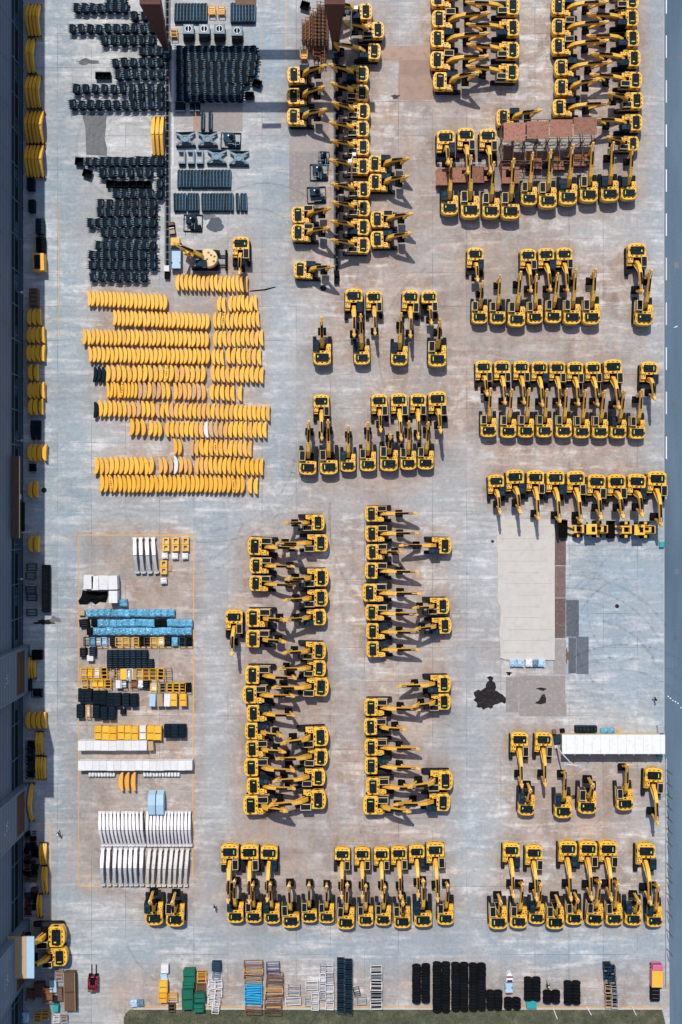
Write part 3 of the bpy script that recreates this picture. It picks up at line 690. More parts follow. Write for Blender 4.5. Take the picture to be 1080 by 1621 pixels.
cw_row(138.5, 265, 472, 478, 19, 25, 1, 'top left row of the counterweight field')
cw_row(277.5, 392.5, 447, 449, 17, 26, -1, 'row just below the dozer-bladed digger', pick=lambda i, r: 'orange_cast' if i in (5, 7, 15, 16) else 'cast_yellow')
cw_row(343, 357.5, 481, 482, 2, 24, -1, 'pair left of a short upper row')
cw_row(361, 407.5, 480, 480, 7, 25, -1, 'short upper row of seven')
cw_row(179, 332, 503, 509, 23, 25, 1, 'second left row of the counterweight field')
cw_row(336.5, 411, 507.5, 506, 11, 26, -1, 'second right row of the counterweight field')
cw_row(131, 331, 533, 537, 29, 25, 1, 'third left row of the counterweight field')
cw_row(337, 417, 536, 535, 11, 26, -1, 'third right row of the counterweight field', pick=mixo)
cw_row(140, 332.5, 561.5, 564, 28, 25, 1, 'fourth left row of the counterweight field')
cw_row(334.5, 354.5, 565, 566, 3, 25, -1, 'trio left of fourth right row', pick=mixo)
cw_row(357, 414, 563, 565, 7, 26, -1, 'fourth right row of the counterweight field', holes=1, pick=mixo)
cw_row(147.5, 167, 592, 592, 3, 24, 1, 'dark trio starting the fifth row', 'navy_steel', pick=lambda i, r: 'navy_steel')
cw_row(167.5, 326, 591, 592, 19, 27, 1, 'fifth left row of the counterweight field', holes=1, pick=lambda i, r: 'orange_cast' if r.random() < .2 else 'cast_yellow')
cw_row(333, 417.5, 592, 593.5, 11, 26, -1, 'fifth right row of the counterweight field', pick=mixo)
cw_row(168.5, 218, 617.5, 618, 9, 25, 1, 'thin start of the sixth row', 'deep_yellow')
cw_row(218.5, 270, 618, 619, 7, 26.5, 1, 'middle of the sixth row', pick=lambda i, r: r.choice(['primer', 'orange_cast', 'orange_cast', 'cast_yellow']), holes=1)
cw_row(274.5, 326, 619, 620, 7, 27, 1, 'end of the sixth left row', pick=lambda i, r: r.choice(['primer', 'orange_cast', 'cast_yellow']), holes=1)
cw_row(331, 372, 621, 623, 5, 25, -1, 'sixth right row of the counterweight field')
cw_row(375.5, 384, 623, 623, 1, 25, -1, 'loose end of sixth right row')
cw_row(148, 156, 648.5, 649, 1, 25, 1, 'dark start of the seventh row', 'navy_steel', pick=lambda i, r: 'navy_steel')
cw_row(156, 246, 646.5, 648, 12, 25.5, 1, 'left part of the seventh row', pick=lambda i, r: 'primer' if i == 8 else ('orange_cast' if r.random() < .4 else 'cast_yellow'))
cw_row(246, 427.5, 648.5, 654.5, 25, 25, -1, 'right part of the seventh row', pick=lambda i, r: 'primer' if i in (0, 3) else ('orange_cast' if r.random() < .3 else 'cast_yellow'))
cw_row(205, 231.5, 675.5, 676.5, 3, 27, 1, 'bold trio starting the eighth row', 'deep_yellow')
cw_row(235.5, 257, 678, 679, 3, 25, 1, 'second trio of the eighth row')
cw_row(260.5, 422.5, 679, 681, 21, 26, -1, 'main part of the eighth row', pick=lambda i, r: 'white' if i == 8 else ('primer' if i in (9, 10, 11) else r.choice(['orange_cast', 'cast_yellow', 'cast_yellow'])))
cw_row(274.4, 288.5, 706.5, 707.5, 2, 26, 1, 'pair starting the ninth row', 'deep_yellow')
cw_row(299.5, 399, 708.5, 710, 13, 26, -1, 'main part of the ninth row', pick=lambda i, r: 'primer' if i == 0 else r.choice(['orange_cast', 'cast_yellow', 'deep_yellow', 'cast_yellow']))
cw_row(149.5, 244, 737.5, 737.5, 12, 27.5, 1, 'left part of the tenth row', holes=1)
cw_row(251, 265.5, 737, 737, 2, 26, 1, 'drilled pair in the tenth row', pick=lambda i, r: 'orange_cast')
cw_row(267, 274.5, 737, 737, 1, 25, 1, 'pinkish spot of the tenth row', pick=lambda i, r: 'primer')
cw_row(275, 282.5, 736, 736, 1, 28, 1, 'pale spot of the tenth row', 'white', pick=lambda i, r: 'white')
cw_row(283.5, 304.5, 736.5, 738, 3, 26, 1, 'orange trio of the tenth row', pick=lambda i, r: 'orange_cast')
cw_row(308, 417, 737, 739, 15, 27, -1, 'right part of the tenth row', pick=lambda i, r: 'orange_cast' if i < 3 else 'deep_yellow' if i > 7 else 'cast_yellow')
cw_row(158, 388, 765.5, 766.5, 32, 27.5, 1, 'lowest row of the counterweight field', 'deep_yellow')
cw_row(391.5, 409, 769, 769, 2, 26, -1, 'pair ending the lowest row')
def wallrow(xs, y, ph, L=26, c=-1):
    for i, x in enumerate(xs):
        CW.append((x, y, L, 7.4, c, 'deep_yellow', 0, 'deep yellow counterweight, %s in the %s by the workshop wall' % (place(i, len(xs)), ph), 'counterweights by the workshop wall', random.uniform(-3, 3)))
for xs, y, ph in (((46, 53.5, 60.7), 501.5, 'first group'), ((45.6, 52, 59.3, 67), 530, 'second group'), ((45, 52, 59.3, 67), 559, 'third group'), ((47.7, 56.6), 589.6, 'fourth group'),
                  ((46.5, 52.8, 59, 67), 617.8, 'fifth group'), ((47.7, 55.6, 64.7), 643.7, 'sixth group'), ((47, 54, 62, 70), 716.5, 'seventh group'), ((47.5, 56), 775, 'eighth group'), ((48, 58), 861, 'ninth group'), ((44, 52.5, 60.5, 69), 1140.5, 'tenth group')): wallrow(xs, y, ph)
for i, x in enumerate((191.3, 201, 211)): CW.append((x, 1238, 30, 8, -1, 'orange_cast', 0, 'orange counterweight, %s of three among the white crates' % place(i, 3), 'orange counterweights among white crates', 0))
CW.sort(key=lambda c: -c[2] * c[3])
rest = MB('cast_yellow')
for i, (x, y, L, th, cv, m, ho, lab, gr, tw) in enumerate(CW):
    h = 1.1; X, Y = P(x, y, h); rz = R(tw) + (0 if cv > 0 else math.pi)
    Lm, tm = round(L * 0.1, 1), round(th * 0.1 * 20) / 20
    if i < 300:
        o = obj('counterweight', cached(('cw', Lm, tm, m, ho), lambda: cw_mesh(Lm, tm, m, ho, th < 6)), None, (X, Y, 0.02), rz)
        tag(o, lab, 'counterweight', gr)
    else:
        me = cached(('cw', Lm, tm, m, ho), lambda: cw_mesh(Lm, tm, m, ho, th < 6)); ca, sa = math.cos(rz), math.sin(rz)
        for p in me.polygons:
            rest.m(me.materials[p.material_index].name)
            rest.add([(X + ca * me.vertices[k].co.x - sa * me.vertices[k].co.y, Y + sa * me.vertices[k].co.x + ca * me.vertices[k].co.y, 0.02 + me.vertices[k].co.z) for k in p.vertices], [tuple(range(len(p.vertices)))])
if len(CW) > 300: tag(obj('counterweight_rows', rest.mesh('counterweight_rows')), 'remaining slim yellow counterweights packed in the upper rows of the field', 'counterweights', None, 'stuff')

# ------------------------------------------------------------------ boom sections stood on edge, arched towards the sky
def arch_mesh(L, apex, w, m, m2=None, h0=0.55, th=0.62):
    mb = MB(m); n = 9; ln = []
    for i in range(n):
        t = i / (n - 1); z = h0 + apex * (1 - abs(2 * t - 1) ** 1.25)
        ln.append(((t - .5) * L, z))
    ths = [th * (0.55 + 0.6 * math.sin(math.pi * i / (n - 1))) for i in range(n)]
    ws = [w * (0.72 + .28 * math.sin(math.pi * min(1, i / 5))) for i in range(n)]
    if m2:
        k = int(n * .55); mb.strip(ln[:k + 1], ths[:k + 1], ws[:k + 1]); mb.m(m2).strip(ln[k:], ths[k:], ws[k:])
        mb.m(m2).box((ln[-1][0], 0, ln[-1][1]), (0.4, w * 1.2, 0.4)); mb.m(m).box((ln[0][0], 0, ln[0][1]), (0.35, w * 1.15, 0.5))
    else:
        mb.strip(ln, ths, ws)
        mb.m('black').cyl((ln[0][0], -w * .6, ln[0][1]), (ln[0][0], w * .6, ln[0][1]), 0.17, 8); mb.cyl((ln[-1][0], -w * .6, ln[-1][1]), (ln[-1][0], w * .6, ln[-1][1]), 0.17, 8)
        mb.m(m).box((ln[4][0], 0, ln[4][1] + ths[4] / 2 + .03), (0.3, w * .6, 0.10))
    # timber bearers under both ends
    mb.m('wood')
    for i in (0, n - 1): mb.b(ln[i][0] - .12, ln[i][0] + .12, -w * .8, w * .8, 0.0, ln[i][1] - ths[i] / 2 + .02)
    return mb.mesh('boom_section')
def arches(xs, y, L, apex, ph, m='deep_yellow', m2=None, w=0.62, name='boom_section', word='deep yellow', grp=None, flip=False, tilt=0.0, dy=0):
    for i, x in enumerate(xs):
        X, Y = P(x, y, apex * .6 + .5)
        o = obj(name, cached(('arch', L, apex, m, m2, w), lambda: arch_mesh(L, apex, w, m, m2)), None, (X, Y, 0.012), R(-90 + (180 if flip else 0) + tilt + random.uniform(-1, 1)))
        tag(o, '%s excavator boom section, %s of %s' % (word, place(i, len(xs)), ph), 'boom section', grp or 'yellow boom sections by the workshop wall')
arches((44.5, 50, 55.5, 60.9), 28.7, 4.9, 1.5, 'four at the top by the workshop', w=.46)
arches((45, 51.5), 86, 5.2, 1.4, 'the pair by the workshop wall', w=.6)
arches((44, 50, 55.5, 61), 143, 4.9, 1.5, 'four below the pair by workshop', w=.46)
arches((43, 49, 54.8, 60.3, 66), 199, 4.9, 1.5, 'upper five by the workshop wall', w=.46)
arches((43, 48.6, 54, 59.6, 66), 253, 4.9, 1.5, 'lower five by the workshop wall', w=.46)
arches((243, 249.8, 256.5), 213.7, 5.9, 1.2, 'three beside the left crane rail', m='cast_yellow', w=.56, grp='yellow boom sections by the crane rail')
G2 = 'yellow dipper arms by the workshop wall'
arches((47, 51.2, 55.2), 1057, 3.3, .35, 'three beside the first wall bay', w=.36, grp=G2)
arches((59, 63, 66.5), 1177, 3.5, .35, 'three in the wide shadow', w=.36, grp=G2)
arches((59, 63, 67, 71), 1216, 3.5, .35, 'four in the wide shadow', w=.36, grp=G2)
arches((48.8,), 1272, 5.8, 1.5, 'one lying alone by the second bay', w=.62, grp=G2)
arches((65, 69, 72.8), 1352, 3.3, .35, 'three inside the yellow outline', w=.36, grp=G2)
arches((69, 73.4), 1393, 4.2, .4, 'two inside the yellow outline', w=.40, grp=G2, tilt=3)
arches((60.7, 65.2), 1434, 3.5, .35, 'two low inside the yellow outline', w=.36, grp=G2)
GW = 'film wrapped booms in the yellow outlined bay'
arches((215, 224.5, 234.7, 244.8), 879, 5.4, .8, 'four at the marked bay top', 'wrap_white', 'wrap_grey', .58, 'wrapped_boom', 'white wrapped', GW, tilt=5)
arches([160 + i * 5.95 for i in range(12)], 1313, 5.2, 1.0, 'the upper left wrapped dozen', 'wrap_white', 'wrap_white', .46, 'wrapped_boom', 'white wrapped', GW, tilt=6)
arches([234 + i * 5.55 for i in range(13)], 1313, 5.2, 1.0, 'the upper right wrapped thirteen', 'wrap_white', 'wrap_white', .41, 'wrapped_boom', 'white wrapped', GW, tilt=2)
arches((162.5, 172, 182, 190.7, 199, 207, 215, 224.5), 1373, 5.7, .8, 'the lower left wrapped eight', 'wrap_white', 'wrap_grey', .56, 'wrapped_boom', 'white wrapped', GW)
arches((235, 243.5, 253, 261, 270, 278, 286.6, 295.4), 1374, 5.7, .8, 'the lower right wrapped eight', 'wrap_dusty', 'wrap_dusty', .52, 'wrapped_boom', 'dusty white wrapped', GW, tilt=-3)

# ------------------------------------------------------------------ undercarriage steelwork, top left
def beam_frame():
    mb = MB('frame_blue'); mb.b(-1.35, 1.35, -.26, .26, .1, .62); mb.m('navy_steel').b(-1.5, -1.3, -.2, .2, .15, .5); mb.b(1.3, 1.48, -.12, .12, .2, .5)
    mb.m('grey_blue'); mb.b(-1.2, 1.2, -.20, -.15, .62, .66)
    mb.m('black')
    for i in range(4): mb.cyl((-.9 + .6 * i, .05, .6), (-.9 + .6 * i, .05, .66), .07, 7)
    return mb.mesh('crawler_casting')
def beams(xs, y, ph, s=1.0):
    for i, x in enumerate(xs):
        X, Y = P(x, y, .6)
        tag(obj('crawler_casting', cached('tf', beam_frame), None, (X, Y, .01), R(90 + random.uniform(-2, 2)), s), 'dark blue steel crawler casting, %s in the %s' % (place(i, len(xs)), ph), 'crawler casting', 'crawler castings in the ' + ph)
beams([279 + i * 5.15 for i in range(10)], 20, 'ten by the crane leg', 1.05)
beams([368 + i * 4.85 for i in range(8)], 20, 'top eight right of yellow crates', 1.1)
beams([321, 333], 191, 'pair above the ringed castings', 1.05)
beams([283.5 + i * 5.3 for i in range(16)], 283, 'upper row under the castings')
beams([277.5, 282.3, 287.5, 292.2, 299, 303.5, 308, 312.3, 321.5, 326, 330.5, 335, 339.5, 344, 348.5, 353, 357.5, 361.5, 367, 376, 383, 388.5], 320, 'lower row under the castings')
def x_frame():
    mb = MB('grey_blue'); mb.ring((0, 0), .42, .56, .55, .98, 18); mb.m('black').cyl((0, 0, .5), (0, 0, .8), .41, 16)
    mb.m('grey_blue')
    for sx in (-1, 1):
        for sy in (-1, 1):
            mb.add([(sx * .35, sy * .5, .6), (sx * .62, sy * .2, .6), (sx * 1.55, sy * .82, .45), (sx * 1.45, sy * 1.02, .45),
                    (sx * .35, sy * .5, .9), (sx * .62, sy * .2, .9), (sx * 1.55, sy * .82, .7), (sx * 1.45, sy * 1.02, .7)],
                   [(0, 1, 2, 3), (4, 7, 6, 5), (0, 4, 5, 1), (1, 5, 6, 2), (2, 6, 7, 3), (3, 7, 4, 0)])
    mb.b(-.75, .75, -.55, .55, .5, .86)
    mb.m('navy_steel'); mb.b(-1.55, 1.55, -1.2, -.92, .1, .55); mb.b(-1.5, 1.5, .95, 1.15, .1, .6)
    return mb.mesh('undercarriage_frame')
for i, (x, y) in enumerate(((293.5, 219.5), (328.5, 219.5), (343, 247.5), (378.5, 249.5))):
    X, Y = P(x, y, .8)
    tag(obj('undercarriage_frame', cached('xf', x_frame), None, (X, Y, .01), R(random.uniform(-2, 2))), 'grey X-shaped undercarriage casting, %s of the four round-holed ones' % ('upper left', 'upper middle', 'lower middle', 'lower right')[i], 'undercarriage', 'X-shaped undercarriage castings')
def c_frame():
    mb = MB('grey_blue'); mb.b(-.55, .55, .75, 1.05, .1, .8); mb.b(-.55, .55, -1.05, -.75, .1, .8); mb.b(.3, .55, -.75, .75, .1, .8); mb.m('navy_steel').b(-.5, .5, -1.35, -1.05, .1, .5)
    return mb.mesh('bracket_casting')
for i, x in enumerate((288, 302.5, 316.5)):
    X, Y = P(x, 248.5, .7); tag(obj('bracket_casting', cached('cf', c_frame), None, (X, Y, .01)), 'grey C-shaped steel bracket, %s of three under the castings' % place(i, 3), 'bracket', 'C-shaped steel brackets')
def carbody_cast():
    mb = MB('grey_blue'); mb.prism([(-.9, -.3), (.9, -.3), (.8, 1.25), (-.8, 1.25)], .5, 1.0, .06)
    mb.m('white').ring((0, .5), .46, .56, .98, 1.06, 22); mb.m('black').cyl((0, .5, .97), (0, .5, 1.015), .46, 20)
    mb.m('galv').b(-.04, .04, .05, .95, 1.01, 1.05)
    mb.m('black').cyl((0, -.95, .2), (0, -.35, .75), .92, 20, .85)
    return mb.mesh('slewing_frame')
for i, (x, y) in enumerate(((298.5, 51), (323.5, 51), (347.5, 51), (375.5, 54))):
    X, Y = P(x, y, .9); tag(obj('slewing_frame', cached('sf', carbody_cast), None, (X, Y, .01)), 'grey slewing frame with white ring, %s of four above dense buckets' % place(i, 4), 'slewing frame', 'white-ringed slewing frames')
# hydraulic power skids
def skid_mesh(w, d):
    rs = random.Random(int(w * 100 + d * 10)); mb = MB('navy_steel')
    for y in (-d / 2, d / 2): mb.b(-w / 2, w / 2, y - .07, y + .07, 0, .2)
    for x in (-w / 2, 0, w / 2): mb.b(x - .06, x + .06, -d / 2, d / 2, 0.02, .18)
    mb.m('frame_blue').b(-w * .35, w * .2, -d * .1, d * .4, .2, 1.1); mb.m('navy_steel').b(-w * .15, w * .45, -d * .42, -d * .15, .2, .8)
    mb.m('black').cyl((w * .05, d * .1, 1.0), (w * .05, d * .1, 1.3), .35, 12)
    mb.m('grey_blue')
    for _ in range(9):
        x, y = rs.uniform(-w / 2, w / 2), rs.uniform(-d / 2, d / 2)
        if rs.random() < .5: mb.b(x - .5, x + .5, y - .035, y + .035, .9, .97)
        else: mb.b(x - .035, x + .035, y - .5, y + .5, 1.0, 1.07)
    mb.m('galv').cyl((-w * .1, d * .2, 1.1), (-w * .1, d * .2, 1.2), .12, 8)
    return mb.mesh('skid_frame')
for x, y, w, d, l in ((365, 220.5, 3.1, 2.4, 'dark blue hydraulic skid beside the X-shaped castings'), (305, 351.5, 2.9, 2.6, 'dark blue hydraulic skid under the track frame row'),
                      (513, 248, 1.6, 1.9, 'small dark skid tucked against the right rail machines'), (505, 271, 2.8, 2.5, 'dark blue pump skid below the small dark skid'), (501, 307, 2.9, 2.5, 'lower dark blue pump skid with pipe rails')):
    X, Y = P(x, y, .8); tag(obj('hydraulic_skid', skid_mesh(w, d), None, (X, Y, .01), R(random.uniform(-3, 3))), l, 'skid')
for x, y in ((285, 169), (304, 169), (313, 169)):
    X, Y = P(x, y, .6); mb = MB('navy_steel'); w = 1.6 if x < 290 else .75
    mb.b(-w / 2, w / 2, -.7, .7, 0, .12)
    for k in range(4): mb.b(-w / 2 + .1 + k * (w - .2) / 4, -w / 2 + .02 + (k + 1) * (w - .2) / 4, -.65, .65, .12, .9)
    mb.m('grey_blue').b(-w / 2, w / 2, -.72, -.66, .1, .95); mb.b(-w / 2, w / 2, .66, .72, .1, .95)
    tag(obj('steel_crate', mb.mesh('steel_crate'), None, (X, Y, .01)), {285: 'wide dark steel crate below the dense bucket block', 304: 'narrow dark crate in the middle of three below buckets', 313: 'narrow dark crate at right of three below buckets'}[x], 'crate')
# ------------------------------------------------------------------ marked bay: wrapped crates, frames, bins
def crate(px, py, w, d, h, m, name, label, cat, group=None, rz=0.0, kind='plain', m2=None):
    """w, d in metres on the ground, h tall"""
    X, Y = P(px, py, h); key = (kind, w, d, h, m, m2); mb = None
    if key not in _cache:
        mb = MB(m); hw, hd = w / 2, d / 2
        if kind == 'plain':
            mb.prism([(-hw, -hd), (hw, -hd), (hw, hd), (-hw, hd)], .12, h, .05)
            mb.m(m2 or 'wood')
            for x in (-hw * .75, 0, hw * .75): mb.b(x - .05, x + .05, -hd, hd, 0, .12)
        elif kind == 'wrap':                        # film-wrapped load, pinched at the top
            rs = random.Random(int(w * 991 + h * 77)); n = 5; g = {}
            vs = []; fs = []
            for i in range(n + 1):
                for j in range(n + 1):
                    e = max(abs(2 * i / n - 1), abs(2 * j / n - 1))
                    vs.append((-hw + w * i / n, -hd + d * j / n, h * (.86 if e > .95 else 1) + rs.uniform(-.09, .09)))
            for i in range(n):
                for j in range(n): a = i * (n + 1) + j; fs.append((a, a + n + 1, a + n + 2, a + 1))
            mb.add(vs, fs)
            edge = [i * (n + 1) for i in range(n + 1)] + [n * (n + 1) + j for j in range(1, n + 1)] + [i * (n + 1) + n for i in range(n - 1, -1, -1)] + [j for j in range(n - 1, 0, -1)]
            low = [(vs[k][0] * (1 + rs.uniform(-.06, .02)), vs[k][1] * (1 + rs.uniform(-.06, .02)), .12) for k in edge]
            top = [vs[k] for k in edge]; m_ = len(edge)
            mb.add(top + low, [(i, (i + 1) % m_, m_ + (i + 1) % m_, m_ + i) for i in range(m_)])
            mb.m('wood').b(-hw * .9, hw * .9, -hd * .9, hd * .9, 0, .12)
        elif kind == 'frame':                       # open welded stillage
            t = .075
            for x in (-hw, hw):
                for y in (-hd, hd): mb.b(x - t / 2, x + t / 2, y - t / 2, y + t / 2, 0, h)
            for z in (.1, h - t / 2):
                for y in (-hd, hd): mb.b(-hw, hw, y - t / 2, y + t / 2, z - t / 2, z + t / 2)
                for x in (-hw, hw): mb.b(x - t / 2, x + t / 2, -hd, hd, z - t / 2 + .002, z + t / 2 + .002)
            nb = max(2, int(d / .45))
            for i in range(1, nb): y = -hd + d * i / nb; mb.b(-hw, hw, y - .03, y + .03, h * .55, h * .55 + .06); mb.b(-hw, hw, y - .03, y + .03, h - .05, h - .01) if i % 2 else None
            if m2: mb.m(m2).b(-hw * .82, hw * .82, -hd * .86, hd * .86, .12, h * .5)
        elif kind == 'bin':                         # steel bin pair with lids and rims
            mb.b(-hw, hw, -hd, hd, .1, h - .12)
            for y0, y1 in ((-hd * .93, -hd * .08), (hd * .08, hd * .93)): mb.b(-hw * .86, hw * .86, y0, y1, h - .12, h)
            mb.m('black'); mb.b(-hw * 1.0, hw * 1.0, -.035, .035, h - .12, h - .08)
            for x in (-hw - .03, hw + .03): mb.b(x - .03, x + .03, -hd, hd, h - .35, h - .2)
            mb.m(m2 or m)
            for x in (-hw, hw): mb.b(x - .05, x + .05, -hd, hd, h - .14, h - .03)
        elif kind == 'rib':                         # dark crate with slatted lid
            mb.b(-hw, hw, -hd, hd, .08, h * .94)
            nn = 4
            for i in range(nn): y = -hd + d * (i + .5) / nn; mb.b(-hw * .92, hw * .92, y - d * .085, y + d * .085, h * .94, h)
            mb.m(m2 or 'grey_blue')
            for i in range(nn): y = -hd + d * (i + .5) / nn; mb.b(-hw * .7, hw * .7, y + d * .07, y + d * .085, h, h + .02)
        elif kind == 'pair':                        # yellow double window frames
            for y0, y1 in ((-hd, -.03), (.03, hd)):
                mb.b(-hw, -hw * .5, y0, y1, .1, h); mb.b(hw * .5, hw, y0, y1, .1, h); mb.b(-hw * .5, hw * .5, y0, y0 + (y1 - y0) * .2, .1, h); mb.b(-hw * .5, hw * .5, y1 - (y1 - y0) * .2, y1, .1, h)
            mb.m('galv').b(-hw * .5, hw * .5, -hd * .8, hd * .8, .1, .3)
        elif kind == 'panel':                       # tall white crate with boarded sides
            mb.prism([(-hw, -hd), (hw, -hd), (hw, hd), (-hw, hd)], .1, h, .02)
            mb.m('wood').b(-hw * .95, hw * .95, -hd * .95, hd * .95, 0, .1)
        _cache[key] = mb.mesh(name)
    return tag(obj(name, _cache[key], None, (X, Y, .01), rz), label, cat, group)
# top of the bay
for i, (x, y) in enumerate(((262.7, 861.6), (278, 861.6), (293.7, 861.6), (259.3, 898))):
    crate(x, y, 1.05, 2.15, .8, 'yellow', 'window_frame_stillage', 'yellow double frame stillage, %s' % ('left of the three at top right', 'middle of the three at top right', 'right of the three at top right', 'the one below near the tan pallet')[i], 'stillage', 'yellow double frames', 0, 'pair')
for i, (x, y) in enumerate(((260.7, 880), (277, 880.5), (293, 880.5), (259, 919.5))):
    crate(x, y, .95, .95, .8, 'white', 'wrapped_crate', 'small white wrapped crate, %s' % ('left of three under yellow frames', 'middle of three under yellow frames', 'right of three under yellow frames', 'alone under the fourth yellow frame')[i], 'crate', 'small white crates', R(random.uniform(-4, 4)), 'wrap')
crate(269, 899, .65, 1.05, .15, 'wood', 'pallet', 'tan flat pallet beside the lowest yellow double frame', 'pallet')
for i, (x, y, w, d) in enumerate(((140, 921.5, 1.5, 2.2), (151, 923, 1.2, 2.2), (163.5, 922.5, 1.45, 2.2), (178.5, 922.5, 1.45, 2.15), (179, 945, 1.35, 1.9))):
    crate(x, y, w, d, 1.9, 'white', 'panel_crate', 'tall white crate, %s' % ('leftmost of four over black sheeting', 'second of four over black sheeting', 'third of four over black sheeting', 'rightmost of four over black sheeting', 'below the four, right of black sheeting')[i], 'crate', 'tall white crates', R((-2, 1, 0, 2, 0)[i]), 'panel')
# crumpled black sheeting
def sheet(poly, z0, name, label, cat, m='black', bump=.25, n=14):
    rs = random.Random(5); xs = [p[0] for p in poly]; ys = [p[1] for p in poly]
    pts = [P(*p) for p in poly]; cx = sum(p[0] for p in pts) / len(pts); cy = sum(p[1] for p in pts) / len(pts)
    vs = []; fs = []; m_ = len(pts); mb = MB(m)
    for k, f in enumerate((1.0, .75, .5, .25)):
        for p in pts: vs.append((cx + (p[0] - cx) * f, cy + (p[1] - cy) * f, z0 if k == 0 else z0 + rs.uniform(.02, bump)))
    for k in range(3):
        for i in range(m_): j = (i + 1) % m_; fs.append((k * m_ + i, k * m_ + j, (k + 1) * m_ + j, (k + 1) * m_ + i))
    fs.append(tuple(range(3 * m_, 4 * m_))); mb.add(vs, fs)
    return tag(obj(name, mb.mesh(name)), label, cat)
sheet([(131, 934), (140, 936), (152, 936), (160, 937), (170, 936), (171, 946), (168, 954), (158, 953), (152, 957), (143, 952), (136, 957), (126, 957), (124, 951), (129, 944)], .02, 'black_tarpaulin', 'crumpled black sheeting spread below the tall white crates', 'tarpaulin', bump=.5)
# blue wrapped loads
def blues(x0, x1, y, n, ph, skip=(), dark=()):
    p = (x1 - x0) / n; rs = random.Random(int(y))
    for i in range(n):
        x = x0 + (i + .5) * p
        if i in skip: continue
        m = 'black' if i in dark else 'wrap_blue'
        crate(x, y + rs.uniform(-.6, .6), round(p * .098, 2), 1.12 + .02 * rs.randint(0, 3), 1.0 + .1 * rs.randint(0, 2), m, 'wrapped_load', '%s wrapped load, %s in the %s' % ('black' if i in dark else 'blue film', place(i, n), ph), 'wrapped load', 'blue wrapped loads', R(rs.uniform(-4, 4)), 'wrap')
blues(136, 276, 970.5, 14, 'top row of blue loads')
blues(144, 304.5, 986.5, 16, 'second row of blue loads', dark=(0, 10, 11))
blues(137, 303, 999.5, 16, 'third row of blue loads', dark=(0,))
crate(195, 954.6, 1.15, 1.1, 1.1, 'wrap_blue', 'wrapped_load', 'single blue wrapped load above the three rows', 'wrapped load', 'blue wrapped loads', R(4), 'wrap')
crate(129.5, 970.5, .9, .8, .6, 'wood', 'pallet_box', 'pale wooden box left of the top blue row', 'crate')
crate(133, 986.5, 1.5, 1.2, .9, 'black', 'parts_crate', 'black parts crate at left end of second blue row', 'crate', None, .1, 'rib')
# mixed stillages below the blue rows
MX = [(137, 'black', 'frame', None, 'black'), (146.5, 'wrap_blue', 'frame', 'wrap_blue', 'blue'), (155.5, 'frame_blue', 'frame', 'white', 'blue and white'), (164, 'pale_blue', 'frame', 'pale_blue', 'pale'), (178.5, 'black', 'rib', None, 'small black'), (188, 'yellow', 'frame', None, 'open yellow'),
      (199, 'yellow', 'frame', 'wood', 'filled yellow'), (215, 'yellow', 'frame', 'brown', 'brown-filled yellow'), (225.5, 'black', 'frame', 'black', 'dark'), (233, 'brown', 'frame', 'black', 'brown'), (243, 'yellow', 'frame', 'wood', 'narrow yellow'), (254.5, 'yellow', 'frame', 'white', 'white-filled yellow'),
      (265.5, 'black', 'frame', 'frame_blue', 'dark blue-filled'), (276.5, 'wrap_blue', 'wrap', None, 'blue wrapped'), (288, 'frame_blue', 'frame', 'black', 'steel grey'), (299, 'navy_steel', 'frame', 'black', 'navy')]
for i, (x, m, k, m2, wd) in enumerate(MX):
    crate(x, 1016, .9 if i not in (5, 6) else 1.0, 1.35, .9, m, 'stillage', '%s stillage, %s in the mixed row under blue loads' % (wd, place(i, len(MX))), 'stillage', 'mixed stillages under the blue loads', 0, k, m2)
for x, y, m, k, l in ((131.4, 1033, 'black', 'rib', 'black crate against the left yellow line'), (146.4, 1032, 'navy_steel', 'rib', 'navy crate beside the black rib blocks'), (142.7, 1042, 'white', 'plain', 'small white crate under the navy crate')):
    crate(x, y, 1.0, 1.4 if m != 'white' else .9, 1.0, m, 'parts_crate', l, 'crate', None, 0, k)
for r, (x0, y, n) in enumerate(((169, 1036.5, 7), (169, 1051, 8))):
    for i in range(n):
        crate(x0 + 4.6 + i * 9.2, y, .88, 1.35, 1.1, 'navy_steel', 'roller_crate', 'navy ribbed roller crate, %s in the %s row of roller crates' % (place(i, n), ('upper', 'lower')[r]), 'crate', 'navy roller crates', R(random.uniform(-2, 2)), 'rib')
A1 = [(132, 'yellow', 'frame', 'wood'), (141, 'yellow', 'frame', 'yellow'), (152.5, 'yellow', 'frame', 'white'), (164.5, 'yellow', 'frame', 'black'), (180, 'wood', 'frame', 'wood'), (185.5, 'brown', 'frame', 'wood'), (195, 'yellow', 'plain', None), (205.5, 'white', 'frame', 'white'), (210.5, 'wood', 'plain', None),
      (220.5, 'yellow', 'frame', 'wood'), (231, 'yellow', 'frame', 'rust'), (242, 'yellow', 'frame', 'brown'), (254, 'yellow', 'frame', 'black'), (266, 'wood', 'frame', None)]
for i, (x, m, k, m2) in enumerate(A1):
    crate(x, 1066 + (i > 4) * 1.5, .95, 1.75, 1.0, m, 'stillage', '%s stillage, %s in the upper mixed row below roller crates' % ({'yellow': 'yellow', 'wood': 'tan', 'brown': 'brown', 'white': 'white'}[m], place(i, len(A1))), 'stillage', 'mixed stillages below the roller crates', R(random.uniform(-3, 3)), k, m2)
